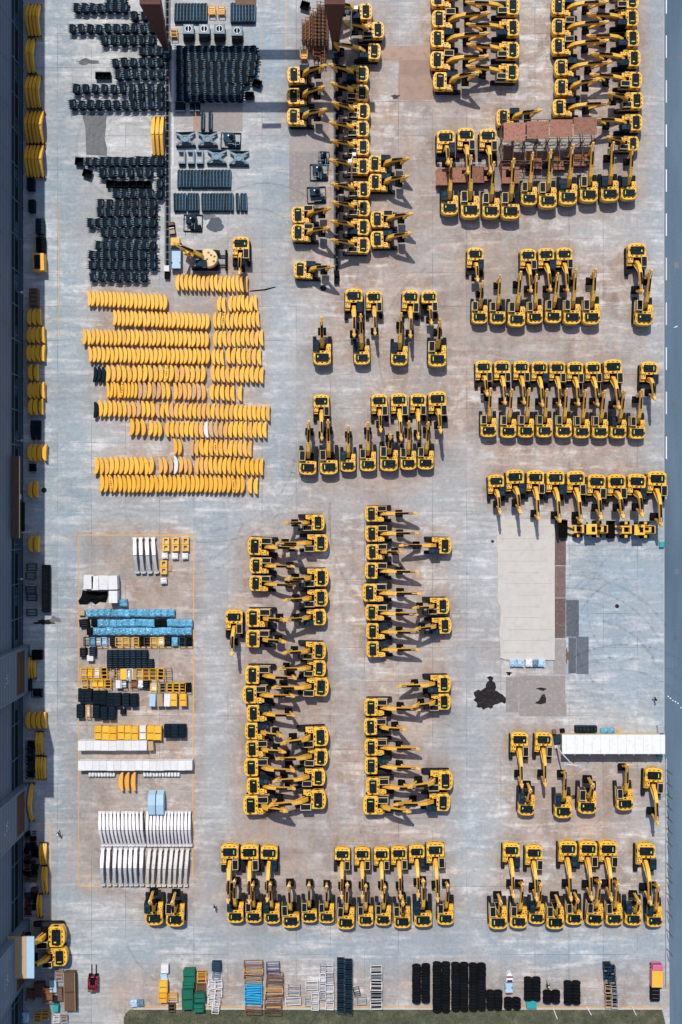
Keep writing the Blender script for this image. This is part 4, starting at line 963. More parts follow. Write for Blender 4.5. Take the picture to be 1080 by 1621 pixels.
A2 = [(134, 'yellow', 'frame', 'wood'), (149, 'yellow', 'frame', 'yellow'), (158.5, 'yellow', 'frame', 'yellow'), (170.5, 'yellow', 'frame', 'black'), (188, 'white', 'plain', None), (195.5, 'frame_blue', 'frame', 'white'), (212, 'brown', 'frame', 'rust'), (223, 'white', 'wrap', None), (230.5, 'black', 'rib', None), (243, 'yellow', 'frame', 'white'),
      (257, 'wood', 'frame', 'black'), (268.5, 'yellow', 'frame', 'black'), (279, 'yellow', 'frame', 'black'), (289, 'yellow', 'frame', 'black'), (297, 'black', 'frame', 'black')]
for i, (x, m, k, m2) in enumerate(A2):
    crate(x, 1083 + (i > 8) * 6, .92, 1.35, 1.0, m, 'stillage', '%s stillage, %s in the lower mixed row below roller crates' % ({'yellow': 'yellow', 'wood': 'tan', 'brown': 'brown', 'white': 'white', 'black': 'black', 'frame_blue': 'blue'}[m], place(i, len(A2))), 'stillage', 'mixed stillages below the roller crates', R(random.uniform(-3, 3)), k, m2)
for i, (x, y) in enumerate(((129, 1101), (139.5, 1101), (152.5, 1105), (163, 1105), (174.5, 1108.5), (185.5, 1108.5), (199, 1109), (212, 1109.5), (126.5, 1126.5), (152, 1127), (164.5, 1129.5), (177, 1129.5))):
    crate(x, y, 1.08, 2.05, 1.25, 'navy_steel', 'parts_crate', 'navy slatted crate, %s' % ('%s in the upper navy row' % place(i, 8) if i < 8 else '%s in the lower navy row' % place(i - 8, 4)), 'crate', 'navy slatted crates', R(random.uniform(-2, 2)), 'rib', 'frame_blue')
crate(139, 1127, .55, 2.0, .9, 'orange_cast', 'parts_crate', 'slim orange and white crate between lower navy crates', 'crate', None, 0, 'frame', 'white')
crate(194.7, 1126.8, .85, .85, .7, 'black', 'parts_crate', 'small black crate right of the lower navy row', 'crate', None, 0, 'rib')
for i, (x, m, wd) in enumerate(((241.5, 'pale_blue', 'pale blue'), (253, 'wood', 'tan'), (264.5, 'white', 'white'), (275, 'yellow', 'yellow'), (290, 'deep_yellow', 'deep yellow'))):
    crate(x, 1108.5, .95, 1.95, 1.3, m, 'parts_crate', '%s crate in the row of five beside the right line' % wd, 'crate', 'five mixed crates', R(random.uniform(-3, 3)), 'bin' if i > 2 else 'panel')
for i, (x, m) in enumerate(((155.3, 'yellow'), (167.4, 'yellow'), (179, 'deep_yellow'), (191.7, 'yellow'), (202.4, 'yellow'), (213.5, 'yellow'), (226, 'white'), (238.5, 'deep_yellow'), (250, 'yellow'))):
    crate(x, 1160 + (i % 3) * .6, 1.02, 2.15, 1.25, m, 'steel_bin', '%s double lidded bin, %s in the bin row' % ({'yellow': 'yellow', 'white': 'white', 'deep_yellow': 'deep yellow'}[m], place(i, 9)), 'bin', 'double lidded bins', R(random.uniform(-2, 2)), 'bin', 'yellow')
for i, x in enumerate((265, 276.4, 288.2)):
    crate(x, 1158, 1.08, 2.0, 1.4, 'navy_steel', 'parts_crate', 'navy slatted crate, %s of three right of the yellow bins' % place(i, 3), 'crate', 'navy slatted crates', 0, 'rib', 'frame_blue')
for r, (x0, x1, y, n) in enumerate(((123.6, 232.6, 1180.5, 9), (123.6, 304.5, 1212.2, 16))):
    p = (x1 - x0) / n
    for i in range(n):
        crate(x0 + (i + .5) * p, y + random.uniform(-.5, .5), round(p * .0975, 2), 1.5, 1.6, 'white', 'panel_crate', 'white boarded crate, %s in the %s white crate row' % (place(i, n), ('short upper', 'long lower')[r]), 'crate', 'white crate rows', 0, 'panel')
crate(238.6, 1181, .85, 1.4, 1.4, 'wood', 'panel_crate', 'tan crate ending the short white crate row', 'crate', None, .08, 'panel')
for r, (x0, x1, n) in enumerate(((140, 182.5, 9), (226.5, 285, 12))):
    p = (x1 - x0) / n
    for i in range(n):
        X, Y = P(x0 + (i + .5) * p, 1226, .5)
        def sack():
            mb = MB('white'); mb.prism([(-.19, -.35), (.19, -.35), (.21, 0), (.19, .35), (-.19, .35), (-.21, 0)], 0, .62, .13); mb.m('grey_blue').b(-.19, .19, -.5, -.36, 0, .3); return mb.mesh('wrapped_part')
        tag(obj('wrapped_part', cached('sack', sack), None, (X, Y, .01), R(random.uniform(-10, 10))), 'small white wrapped part, %s of the %s below white crates' % (place(i, n), ('left nine', 'right twelve')[r]), 'wrapped part', 'small white wrapped parts')
def cover_box():
    mb = MB('pale_blue'); mb.strip([(-1.75, .5), (-1.3, 1.35), (0, 1.5), (1.3, 1.35), (1.75, .4)], (.7, .9, .95, .9, .6), (1.02, 1.14, 1.16, 1.14, 1.05)); mb.b(-1.5, 1.5, -.55, .55, 0, 1.0); return mb.mesh('covered_cab')
for i, x in enumerate((241, 254)):
    X, Y = P(x, 1272.5, 1.2); tag(obj('covered_cab', cached('cvb', cover_box), None, (X, Y, .01), R(90)), 'pale blue sheeted load, %s of two above wrapped booms' % ('left', 'right')[i], 'covered load', 'pale blue sheeted loads')

# ------------------------------------------------------------------ bottom strip of racks and tyres
def rack(px, py, w, d, h, m, label, grp=None, m2=None, rz=0.0, name='steel_rack', kind='frame'): return crate(px, py, w, d, h, m, name, label, 'rack', grp, rz, kind, m2)
crate(260.8, 1534, 1.15, 1.35, 1.0, 'white', 'panel_crate', 'white crate topping the small yellow crate column', 'crate', None, 0, 'panel')
crate(259.7, 1547.5, 1.05, 1.0, .5, 'pale_blue', 'panel_stack', 'pale green glass panels between white and yellow crates', 'panel stack', None, .2)
crate(258.7, 1563, 1.2, 1.75, 1.3, 'yellow', 'steel_bin', 'upper yellow bin with holes in the crate column', 'bin', None, 0, 'bin'); crate(258, 1580.5, 1.2, 1.5, 1.3, 'deep_yellow', 'steel_bin', 'lower yellow bin in the crate column', 'bin', None, 0, 'bin')
rack(273, 1580, 1.35, 1.15, 1.0, 'orange_cast', 'orange rack on dark cart right of yellow bins', None, 'wood'); rack(271.7, 1596, 1.0, 1.1, .7, 'brown', 'dark trolley frame on the grass edge', None, 'black')
for x, y, w, d, l in ((299.5, 1546, 1.75, 1.9, 'upper green steel bin of the long pair'), (298, 1560, 1.7, 1.0, 'middle short green steel bin'), (297, 1583, 1.7, 3.2, 'long green steel bin with rusty lid'), (316, 1580.5, 1.55, 1.4, 'small green bin left of white cages'), (314, 1597, 1.55, 1.2, 'lowest small green bin over the grass')):
    o = crate(x, y, w, d, 1.6, 'green_paint', 'steel_bin', l, 'bin', 'green steel bins', R(2), 'bin')
rack(319, 1548, 1.35, 1.55, 1.2, 'cast_yellow', 'pale yellow welded rack beside green bins', None, 'rust'); rack(317.5, 1565, 1.3, 1.4, 1.1, 'rust', 'rusty rack above the small green bin', None, 'brown')
crate(342.5, 1531, 1.4, 1.35, 1.2, 'frame_blue', 'steel_bin', 'blue-grey bin at the top of white cages', 'bin', None, 0, 'rib')
for i, (x, y) in enumerate(((341.7, 1545), (335, 1559), (346, 1558.5), (335, 1573), (345.5, 1572.5), (334.5, 1586), (342, 1590), (341, 1599))):
    rack(x, y, 1.05, 1.15, 1.0, 'white' if i else 'grey_blue', 'white welded cage, %s in the jumbled cage heap' % place(i, 8, 'y'), 'white cages by the green bins', None, R(random.uniform(-14, 14)))
for x, y, h in ((211.7, 1589, .7), (222, 1589, .6)): crate(x, y, 1.0, 1.05, h, 'pale_blue' if x < 215 else 'grey_blue', 'bulk_bag', ('pale blue bulk bag at the grass corner' if x < 215 else 'grey-blue bulk bag beside the pale blue one'), 'bag', None, .1, 'wrap')
B = [(401, 1529, 2.9, .9, 'rust', 'rusty wide rack at the top of the blue stack'), (401, 1538, 2.9, .9, 'orange_cast', 'second orange rust rack of the blue stack'), (400.5, 1546, 2.8, .8, 'rust', 'third rusty rack of the blue stack'), (400, 1554, 2.7, .75, 'wood', 'tan rack just above the blue ones'),
     (401, 1564, 2.7, .75, 'sky_paint', 'topmost bright blue rack'), (401, 1572, 2.7, .75, 'sky_paint', 'second bright blue rack'), (401, 1580, 2.7, .8, 'sky_paint', 'third bright blue rack'), (401, 1588, 2.6, .8, 'sky_paint', 'lowest bright blue rack'), (401, 1600, 2.5, 1.1, 'rust', 'rusty rack ending the blue stack on grass'),
     (432, 1534.5, 2.0, 1.5, 'purple', 'indigo rack topping the rusty stack'), (435, 1548, 2.5, .9, 'rust', 'second rack in the rusty stack'), (434.5, 1558, 2.6, .9, 'brown', 'third rack in the rusty stack'), (434, 1569, 2.7, .9, 'orange_cast', 'orange rust rack in the rusty stack'), (434, 1579, 2.7, .8, 'rust', 'fifth rack in the rusty stack'), (432, 1591, 2.6, 1.0, 'rust', 'sixth rack in the rusty stack'), (432, 1602, 2.6, 1.0, 'brown', 'lowest rack in the rusty stack over grass')]
for x, y, w, d, m, l in B: rack(x, y, w, d, 1.2, m, l, None, m if m == 'sky_paint' else None, R(random.uniform(-3, 3)))
Wc = [(465, 1569, 1.9, 1.4), (464, 1585, 2.3, 1.1), (494, 1560, 1.9, 1.2), (487, 1586, .9, 1.2), (499, 1579.5, 1.15, 1.3), (499, 1594, 1.1, 1.1), (511, 1534, .9, 1.2), (521.5, 1534, 1.2, 1.2), (511, 1547.5, .9, 1.2), (522, 1551, 1.15, 1.1), (511, 1562, .9, 1.1), (522, 1564, 1.2, 1.1), (511, 1577, .8, 1.1), (522, 1577.5, 1.2, 1.2), (522, 1592.5, 1.2, 1.2), (572, 1584, 1.5, 1.2)]
for i, (x, y, w, d) in enumerate(Wc):
    rack(x, y, w, d, 1.0, 'white' if i % 3 else 'galv', 'white welded cage, %s' % ('%s of the scattered cages right of rusty stack' % place(i, 6) if i < 6 else ('pale cage beside the dark blue tower' if i == 15 else '%s in the tall cage tower' % ORD[i - 6])), 'white cages in the bottom strip', None, R(random.uniform(-4, 4)))
for c, x in enumerate((539.5, 552)):
    for i in range(11): rack(x, 1524 + c * 2 + i * 7.7, 1.1, .72, 1.3, 'frame_blue', 'dark blue cage, %s in the %s blue tower' % (place(i, 11, 'y'), ('left', 'right')[c]), 'dark blue cage towers', 'navy_steel', R(random.uniform(-3, 3)))
crate(565, 1571, .9, 1.1, .8, 'frame_blue', 'steel_rack', 'small leaning blue frame right of blue towers', 'rack', None, .25, 'frame')
for i, y in enumerate((1537, 1547, 1562, 1577, 1592)): rack(596, y, 1.8, 1.2 if i > 1 else .85, 1.1, 'galv' if i % 2 else 'white', 'grey slatted rack, %s in the lone rack column' % place(i, 5, 'y'), 'lone grey rack column', 'black', R(random.uniform(-2, 2)))
for i, (x, y, d) in enumerate(((962, 1532, 1.2), (969, 1537, 1.2), (963, 1548, 1.0), (970, 1552, 1.0))): rack(x, y, 1.1, d, 1.1, 'frame_blue', 'dark steel cage, %s of four at lower right' % ORD[i], 'dark cages at lower right', 'black', 0)
for i, (x, y) in enumerate(((963, 1566), (973, 1567), (964, 1578), (974, 1580), (964, 1590), (974, 1591))): rack(x, y, .95, 1.1, 1.1, 'galv' if i % 2 else 'wood', 'pale stacked rack, %s of six at lower right' % ORD[i], 'pale racks at lower right', 'black', R(random.uniform(-3, 3)))
# tyre rows
def tyre_mesh():
    mb = MB('rubber'); n = 22; vs = []; fs = []
    prof = [(.36, -.17), (.50, -.20), (.62, -.19), (.66, -.12), (.66, .12), (.62, .19), (.50, .20), (.36, .17)]
    for i in range(n):
        a = 2 * math.pi * i / n
        for r, y in prof: vs.append((r * math.cos(a), y, .66 + r * math.sin(a)))
    k = len(prof)
    for i in range(n):
        for j in range(k): a = i * k + j; b = i * k + (j + 1) % k; c = ((i + 1) % n) * k + (j + 1) % k; d = ((i + 1) % n) * k + j; fs.append((a, b, c, d))
    mb.add(vs, fs)
    for i in range(n):
        a = 2 * math.pi * (i + .5) / n; mb.box((.665 * math.cos(a), (.05 if i % 2 else -.05), .66 + .665 * math.sin(a)), (.07, .22, .07))
    return mb.mesh('tyre')
TY = [(659.5, 1528, 1588), (674, 1527, 1587), (692, 1524, 1602), (706, 1524, 1602), (721.5, 1525, 1600), (734.8, 1525, 1600), (749.5, 1526, 1600), (762.8, 1526, 1599), (777, 1569, 1598), (789, 1569, 1598), (805, 1580, 1598), (818, 1580, 1598), (837, 1548, 1584), (849.5, 1548, 1584), (867, 1569, 1588), (880.5, 1569, 1588), (900, 1554, 1590), (912.5, 1554, 1590)]
nt_ = 0
for c, (x, y0, y1) in enumerate(TY):
    n = max(3, int((y1 - y0) / 4.6))
    for i in range(n):
        X, Y = P(x, y0 + (y1 - y0) * (i + .5) / n, .9)
        tag(obj('tyre', cached('tyre', tyre_mesh), None, (X + random.uniform(-.03, .03), Y, .005), R(random.uniform(-3, 3))), 'black tyre standing %s in the %s tyre row from left' % (place(i, n, 'y'), ORD[c]), 'tyre', 'black tyres in rows on the grass edge'); nt_ += 1
crate(842, 1591, 1.6, 1.2, .8, 'teal', 'steel_bin', 'teal bin below a black tyre row', 'bin', None, 0, 'plain')

# ------------------------------------------------------------------ loaders, trucks, forklift
def wheel(mb_r=.72, w=.55):
    mb = MB('rubber'); n = 18
    mb.cyl((0, -w / 2, 0), (0, w / 2, 0), mb_r, n); mb.m('yellow').cyl((0, -w / 2 - .02, 0), (0, w / 2 + .02, 0), mb_r * .45, 12)
    mb.m('rubber')
    for i in range(n):
        a = 2 * math.pi * i / n; mb.box((mb_r * math.cos(a), 0, mb_r * math.sin(a)), (.1, w * .9, .1))
    return mb.mesh('wheel')
def loader(px, py, label):
    X, Y = P(px, py, 2.0); t = thing('wheel_loader', label, 'wheel loader', (X, Y, 0.01), math.pi, 1.0, 'wheel loaders under the single row')
    for x in (-1.5, 1.55):
        for y in (-1.05, 1.05): obj('wheel', cached('lw', wheel), t, (x, y, .74))
    mb = MB('yellow'); mb.prism([(-3.0, -.62), (-.9, -.68), (-.9, .68), (-3.0, .62)], .8, 2.0, .08); mb.m('black').b(-2.8, -2.3, -.5, .5, 1.99, 2.03); mb.b(-1.9, -1.2, -.35, .1, 1.99, 2.04); mb.b(-1.1, -.92, -.6, .6, 1.99, 2.03); mb.b(-2.7, -1.2, -.56, -.44, 1.985, 2.02); mb.b(-2.7, -1.2, .44, .56, 1.985, 2.02); mb.b(-3.12, -3.0, -.7, .7, .9, 1.8); mb.m('lime').b(-2.1, -2.0, .2, .4, 2.0, 2.03)
    obj('engine_hood', mb.mesh('engine_hood'), t)
    mb = MB('glass'); mb.b(-.9, .55, -.72, .72, 1.3, 2.9); mb.m('yellow').b(-1.0, .65, -.8, .8, 2.9, 3.05); mb.b(-.9, .55, -.75, .75, 1.0, 1.3); mb.m('black').b(-.75, -.2, -.4, .4, 3.045, 3.1); mb.b(.62, .70, -.7, .7, 2.85, 3.07); cb = obj('cab', mb.mesh('cab'), t)
    for y in (-.95, .95): mb = MB('black'); mb.b(.3, .6, y - .12, y + .12, 2.5, 2.7); obj('mirror', mb.mesh('mirror'), cb)
    for x in (-1.5, 1.55):
        for y in (-1.05, 1.05): mb = MB('yellow'); mb.b(x - .22, x + .22, y - .22, y + .22, 1.5, 1.6); obj('mudguard', mb.mesh('mudguard'), t)
    mb = MB('boom_yellow'); mb.m('black').b(-.6, 2.0, -.5, .5, .55, 1.0); mb.m('boom_yellow')
    for y in (-.5, .5): mb.add([(0.9, y - .12, 2.0), (3.1, y - .12, .7), (3.1, y + .12, .7), (0.9, y + .12, 2.0), (0.9, y - .12, 1.65), (3.0, y - .12, .4), (3.0, y + .12, .4), (0.9, y + .12, 1.65)], [(0, 1, 2, 3), (7, 6, 5, 4), (0, 4, 5, 1), (3, 2, 6, 7), (0, 3, 7, 4), (1, 5, 6, 2)])
    mb.b(1.8, 2.1, -.6, .6, 1.0, 1.3); mb.b(.8, 1.1, -.6, .6, 1.0, 2.1); obj('lift_arm', mb.mesh('lift_arm'), t)
    bk = bucket_shell(2.75, .62, 'black', 'bucket_in', None, R(205), (3.7, .66)); b = obj('bucket', bk.mesh('bucket'), t)
    mb = MB('black'); mb.b(4.2, 4.36, -1.35, 1.35, .1, .2); obj('cutting_edge', mb.mesh('cutting_edge'), b)
loader(932.5, 837.5, 'yellow wheel loader with black bucket, left of the two loaders'); loader(1008, 838.5, 'yellow wheel loader close to the road, right of the two loaders')
# dozer-bladed digger
def bladed():
    X, Y = P(330, 408.5, 2.2); t = thing('bladed_excavator', 'faded yellow round-backed digger with dozer blade tipping towards a truck', 'excavator', (X - .6, Y, .01), math.pi, 1.05)
    for y in (-1.2, 1.2): obj('track', cached('trk', track_mesh), t, (0, y, 0))
    obj('carbody', cached('car', carbody_mesh), t)
    mb = MB('cream'); pts = [(.3, -1.3), (.3, 1.3)] + [(-.6 - 1.35 * math.sin(R(18 * i)), 1.35 * math.cos(R(18 * i))) for i in range(11)]
    mb.prism(pts, 1.1, 2.2, .12); mb.m('brown')
    for x, y in ((-1.4, .5), (-1.0, -.4), (-.4, .2), (-.6, -.8), (-1.5, -.2)): mb.b(x - .15, x + .15, y - .12, y + .12, 2.19, 2.24)
    obj('house', mb.mesh('house'), t)
    k = obj('cab', cached(('cab', 0), lambda: cab_mesh(0)), t); obj('cab_roof', cached(('rf', 0), lambda: roof_mesh(0)), k)
    mb = MB('navy_steel'); mb.side([(-2.95, .1), (-3.15, .1), (-3.25, .5), (-3.1, .95), (-2.95, .9)], -1.5, 1.5); mb.b(-2.95, -1.2, -.8, -.6, .3, .5); mb.b(-2.95, -1.2, .6, .8, .3, .5); obj('dozer_blade', mb.mesh('dozer_blade'), t)
    b = obj('boom', cached(('bm', 'C'), lambda: boom_mesh('C')), t); b.rotation_euler = (0, 0, R(-18)); obj('arm_cylinder', cached(('ac', 'C'), lambda: armcyl_mesh('C')), b)
    a = obj('arm', cached(('ar', 'C'), lambda: arm_mesh('C')), t); a.rotation_euler = (0, 0, R(-18))
    mb = MB('cast_yellow'); mb.cyl((2.7, -.1, 2.6), (2.6, -.1, 1.9), .35, 10)
    for s_ in (-1, 1): mb.side([(2.6 + s_ * .2, 2.0), (2.6 + s_ * .8, 1.5), (2.6 + s_ * .55, .6), (2.6 + s_ * .05, .45), (2.6 + s_ * .3, 1.4)], -.35, .25)
    g = obj('grab', mb.mesh('grab'), t); g.rotation_euler = (0, 0, R(-18))
bladed()
def small_wheels(t, xs, ys, r=.42, w=.28):
    for x in xs:
        for y in ys: obj('wheel', cached(('sw', r), lambda: wheel(r, w)), t, (x, y, r + .01))
X, Y = P(277.5, 401, 1.8); t = thing('dump_truck', 'small brown-cabbed dump truck with pale blue load bed', 'truck', (X, Y, .01), R(90)); small_wheels(t, (-1.3, 1.5), (-.68, .68))
mb = MB('black'); mb.b(-2.3, 2.4, -.35, .35, .45, .7); obj('chassis', mb.mesh('chassis'), t)
mb = MB('orange_cast'); mb.prism([(1.2, -.7), (2.35, -.7), (2.45, -.55), (2.45, .55), (2.35, .7), (1.2, .7)], .6, 1.95, .08); mb.m('glass').b(2.0, 2.462, -.6, .6, 1.3, 1.72); obj('cab', mb.mesh('cab'), t)
mb = MB('grey_blue'); mb.b(-2.2, .95, -.78, .78, .7, .82); mb.b(-2.2, .95, -.82, -.74, .8, 1.3); mb.b(-2.2, .95, .74, .82, .8, 1.3); mb.b(-2.28, -2.2, -.8, .8, .8, 1.3); mb.b(.95, 1.03, -.8, .8, .8, 1.4); mb.m('pale_blue').b(-2.15, .9, -.7, .7, .82, .86); obj('load_bed', mb.mesh('load_bed'), t)
X, Y = P(272, 361, .9); t = thing('parked_cart', 'small olive two-seat cart parked above the dump truck', 'cart', (X, Y, .01), R(97)); small_wheels(t, (-.6, .65), (-.4, .4), .28, .2)
mb = MB('black'); mb.b(-.95, 1.0, -.45, .45, .3, .6); mb.m('wood').b(-.9, -.1, -.4, .4, .6, .95); mb.m('brown').b(.45, .95, -.42, .42, .6, 1.0); obj('body', mb.mesh('body'), t)
mb = MB('galv'); mb.b(-.1, 0, -.4, .4, .95, 1.25); obj('seat_back', mb.mesh('seat_back'), t)
X, Y = P(146, 1557, 1.5); t = thing('forklift', 'dark red forklift with two bare forks pointing up the yard', 'forklift', (X, Y, .01), R(90)); small_wheels(t, (-.75, .7), (-.6, .6), .38, .3)
mb = MB('red'); mb.prism([(-1.45, -.6), (-1.3, -.75), (.9, -.75), (.9, .75), (-1.3, .75), (-1.45, .6)], .3, 1.15, .08); mb.m('black').b(-.3, .6, -.3, .35, 1.14, 1.35); mb.m('brown').b(-1.4, -.75, -.1, .7, 1.14, 1.4); obj('body', mb.mesh('body'), t)
mb = MB('black')
for x in (-.55, .75):
    for y in (-.6, .6): mb.cyl((x, y, 1.1), (x * .9, y * .95, 2.1), .045, 6)
for y in (-.55, -.2, .15, .5): mb.b(-.55, .75, y - .04, y + .04, 2.08, 2.14)
mb.b(-.55, -.47, -.6, .6, 2.08, 2.15); obj('overhead_guard', mb.mesh('overhead_guard'), t)
mb = MB('black')
for y in (-.4, .4): mb.b(.95, 1.08, y - .07, y + .07, .1, 2.0)
mb.b(.95, 1.08, -.5, .5, .5, .6); mb.b(.95, 1.08, -.5, .5, 1.85, 1.95); obj('mast', mb.mesh('mast'), t)
for y in (-.35, .35):
    mb = MB('black'); mb.b(1.08, 2.45, y - .07, y + .07, .12, .19); mb.b(1.08, 1.16, y - .07, y + .07, .12, .8); obj('fork', mb.mesh('fork'), t)
X, Y = P(807, 1558, 1.4); t = thing('cargo_tricycle', 'small white and red cargo vehicle with pale blue bed among tyres', 'tricycle', (X, Y, .01), R(90)); small_wheels(t, (-.9,), (-.52, .52), .3, .18); small_wheels(t, (1.25,), (0,), .3, .18)
mb = MB('white'); mb.prism([(.35, -.55), (1.3, -.5), (1.75, -.2), (1.75, .2), (1.3, .5), (.35, .55)], .35, 1.5, .1); mb.m('red').b(1.05, 1.3, -.5, .5, 1.47, 1.53); mb.m('glass').b(.42, .7, -.42, .42, 1.48, 1.53); obj('cab', mb.mesh('cab'), t)
mb = MB('pale_blue'); mb.b(-1.5, .3, -.58, .58, .5, .6); mb.b(-1.5, .3, -.6, -.54, .6, .95); mb.b(-1.5, .3, .54, .6, .6, .95); mb.b(-1.55, -1.5, -.6, .6, .6, .95); obj('load_bed', mb.mesh('load_bed'), t)
mb = MB('red'); mb.b(-1.9, -1.56, -.4, .4, .4, .6); obj('tail_board', mb.mesh('tail_board'), t)
X, Y = P(1041, 1546, 1.6); t = thing('box_truck', 'pink and yellow small truck parked at the lower right road edge', 'truck', (X, Y, .01), R(90)); small_wheels(t, (-1.1, 1.2), (-.7, .7), .4, .26)
mb = MB('pink'); mb.prism([(1.0, -.8), (1.9, -.75), (1.9, .75), (1.0, .8)], .4, 1.8, .1); mb.m('glass').b(1.55, 1.915, -.65, .65, 1.2, 1.6); obj('cab', mb.mesh('cab'), t)
mb = MB('cast_yellow'); mb.b(-1.7, .95, -.85, .85, .6, 1.6); mb.m('pink').b(-1.7, .95, -.9, -.85, .6, 1.65); mb.b(-1.7, .95, .85, .9, .6, 1.65); obj('cargo_box', mb.mesh('cargo_box'), t)
crate(1038, 1573, 1.4, 2.4, 1.1, 'black', 'steel_bin', 'black bin below the pink and yellow truck', 'bin', None, 0, 'rib')
# ------------------------------------------------------------------ rusty platform, scrap racks, plates
X0, Y0 = P(870, 222, 0); t = thing('rusty_platform', 'rusty scaffold platform with four square rust-pink roof plates', 'platform', (X0, Y0, 0))
ROOF = [(797.6, 831.9, 194, 222.5), (834.5, 869, 192, 219.5), (870.6, 906.7, 189.5, 216.5), (908.4, 945, 185.5, 213)]
HP = 5.0
for (x0, x1, y0, y1) in ROOF:
    a = P(x0, y0, HP); b = P(x1, y1, HP); mb = MB('rust_pink'); mb.b(a[0] - X0, b[0] - X0, b[1] - Y0, a[1] - Y0, HP - .08, HP)
    obj('roof_plate', mb.mesh('roof_plate'), t)
mb = MB('brown'); rs = random.Random(3)
xa, xb = P(797, 0, HP)[0] - X0, P(945, 0, HP)[0] - X0
for i in range(9):
    x = xa + (xb - xa) * i / 8
    for y in (-4.2, -1.3, 1.6): mb.cyl((x, y, 0), (x, y, HP - .1 if y > -3 else 3.2), .07, 6)
    mb.cyl((x, -4.2, 1.6), (x, 1.6, 1.6), .05, 5); mb.cyl((x, -4.2, 3.15), (x, 1.6, 3.15), .05, 5)
    if i < 8:
        x2 = xa + (xb - xa) * (i + 1) / 8
        for y in (-4.2, -1.3):
            mb.cyl((x, y, .1), (x2, y, 3.1), .045, 5)
            mb.cyl((x2, y, .1), (x, y, 3.1), .045, 5) if i % 2 else None
for y in (-4.2, -1.3, 1.6):
    for z in (1.6, 3.15, 4.85 if y > -3 else .3): mb.cyl((xa, y, z), (xb, y, z), .055, 5)
obj('scaffold', mb.mesh('scaffold'), t)
for i in range(8):
    mb = MB('rust'); x = xa + 2 + i * 1.6; mb.b(x, x + rs.uniform(.8, 1.5), -4.0 + rs.uniform(0, 1), -2.4, 1.62, 1.68); obj('deck_board', mb.mesh('deck_board'), t)
def rustbox(px, py, w, d, h, label, m='rust_pink'):
    X, Y = P(px, py, h); mb = MB(m); mb.b(-w / 2, w / 2, -d / 2, d / 2, h - .1, h); mb.m('rust')
    for x in (-w / 2 + .1, w / 2 - .1):
        for y in (-d / 2 + .1, d / 2 - .1): mb.b(x - .06, x + .06, y - .06, y + .06, 0, h - .1)
    for y in (-d / 2 + .1, d / 2 - .1): mb.b(-w / 2, w / 2, y - .04, y + .04, h * .4, h * .4 + .08)
    mb.b(-w / 2 + .1, w / 2 - .1, -d / 2 + .1, d / 2 - .1, .05, h * .35)
    tag(obj('rusty_bench', mb.mesh('rusty_bench'), None, (X, Y, .01)), label, 'rusty bench', 'rusty plated benches')
for x, y, w, d, h, l in ((805, 241.5, 1.6, 2.1, 1.6, 'narrow rusty bench just below the platform left end'), (808.5, 277, 2.7, 2.6, 1.6, 'large rusty bench behind the raised booms'), (703, 280.5, 2.5, 2.5, 1.5, 'left rusty bench between facing diggers'), (729, 277, 2.4, 2.3, 1.5, 'second rusty bench between facing diggers'), (757, 277, 1.9, 2.4, 1.5, 'third rusty bench between facing diggers'), (773, 275, 1.5, 2.2, 1.5, 'fourth rusty bench between facing diggers'),
                         (850, 261, 1.6, 1.2, 1.2, 'small rusty bench among the scaffold feet'), (918, 255, 2.0, 1.6, 1.2, 'rusty bench under the scaffold right end'), (885, 262, 1.7, 1.3, 1.1, 'brown bench among the scaffold feet')): rustbox(x, y, w, d, h, l)
mb = MB('galv'); a = P(692, 261); b = P(768, 261)
for z in (.55, 1.1): mb.cyl((a[0], a[1], z), (b[0], b[1], z), .04, 6)
for i in range(9): x = a[0] + (b[0] - a[0]) * i / 8; mb.cyl((x, a[1], 0), (x, a[1], 1.15), .035, 6)
tag(obj('guard_rail', mb.mesh('guard_rail')), 'pale pipe guard rail above the rusty benches', 'guard rail')
# rusty racks by the right crane leg
def rustrack(x, y, w, d, h, lab, seed):
    rs = random.Random(seed); X, Y = P(x, y, h); mb = MB('rust'); n = int(d / .55)
    for sx in (-w / 2, w / 2):
        mb.b(sx - .05, sx + .05, -d / 2, d / 2, h - .1, h); mb.b(sx - .05, sx + .05, -d / 2, d / 2, .3, .4)
        for i in range(n + 1): yy = -d / 2 + d * i / n; mb.b(sx - .04, sx + .04, yy - .04, yy + .04, 0, h)
    for i in range(n + 1): yy = -d / 2 + d * i / n; mb.b(-w / 2 - rs.uniform(0, .25), w / 2 + rs.uniform(0, .25), yy - .035, yy + .035, h - .25, h - .17)
    mb.m('brown').b(-w * .2, w * .2, -d / 2, d / 2, .1, .6)
    tag(obj('rusty_rack', mb.mesh('rusty_rack'), None, (X, Y, .01)), lab, 'rack', 'rusty pipe racks at the top')
for i, (x, y, w, d) in enumerate(((481, 47, .5, 3.2), (487, 48, .5, 4.2), (493, 46, .5, 6), (499, 50, .6, 7.4), (505, 45, .6, 8.6), (511, 50, .6, 9.4), (516, 40, .4, 6.5))): rustrack(x, y, w, d, 1.6, 'rusty pipe rack, %s of seven beside the right crane leg' % place(i, 7), i)
crate(481, 83, 1.1, 1.5, 1.6, 'orange_cast', 'rusty_cabinet', 'orange rusty open cabinet below the pipe racks', 'cabinet', None, 0, 'frame', 'orange_cast')
for x, y, l in ((335, 14.5, 'left orange crate between the track frames'), (350, 14.5, 'right orange crate between the track frames'), (275, 51, 'dim orange crate beside the crane leg')): crate(x, y, 1.0, 1.3, 1.1, 'orange_cast', 'parts_crate', l, 'crate', None, 0, 'frame', 'deep_yellow' if x > 300 else 'rust')

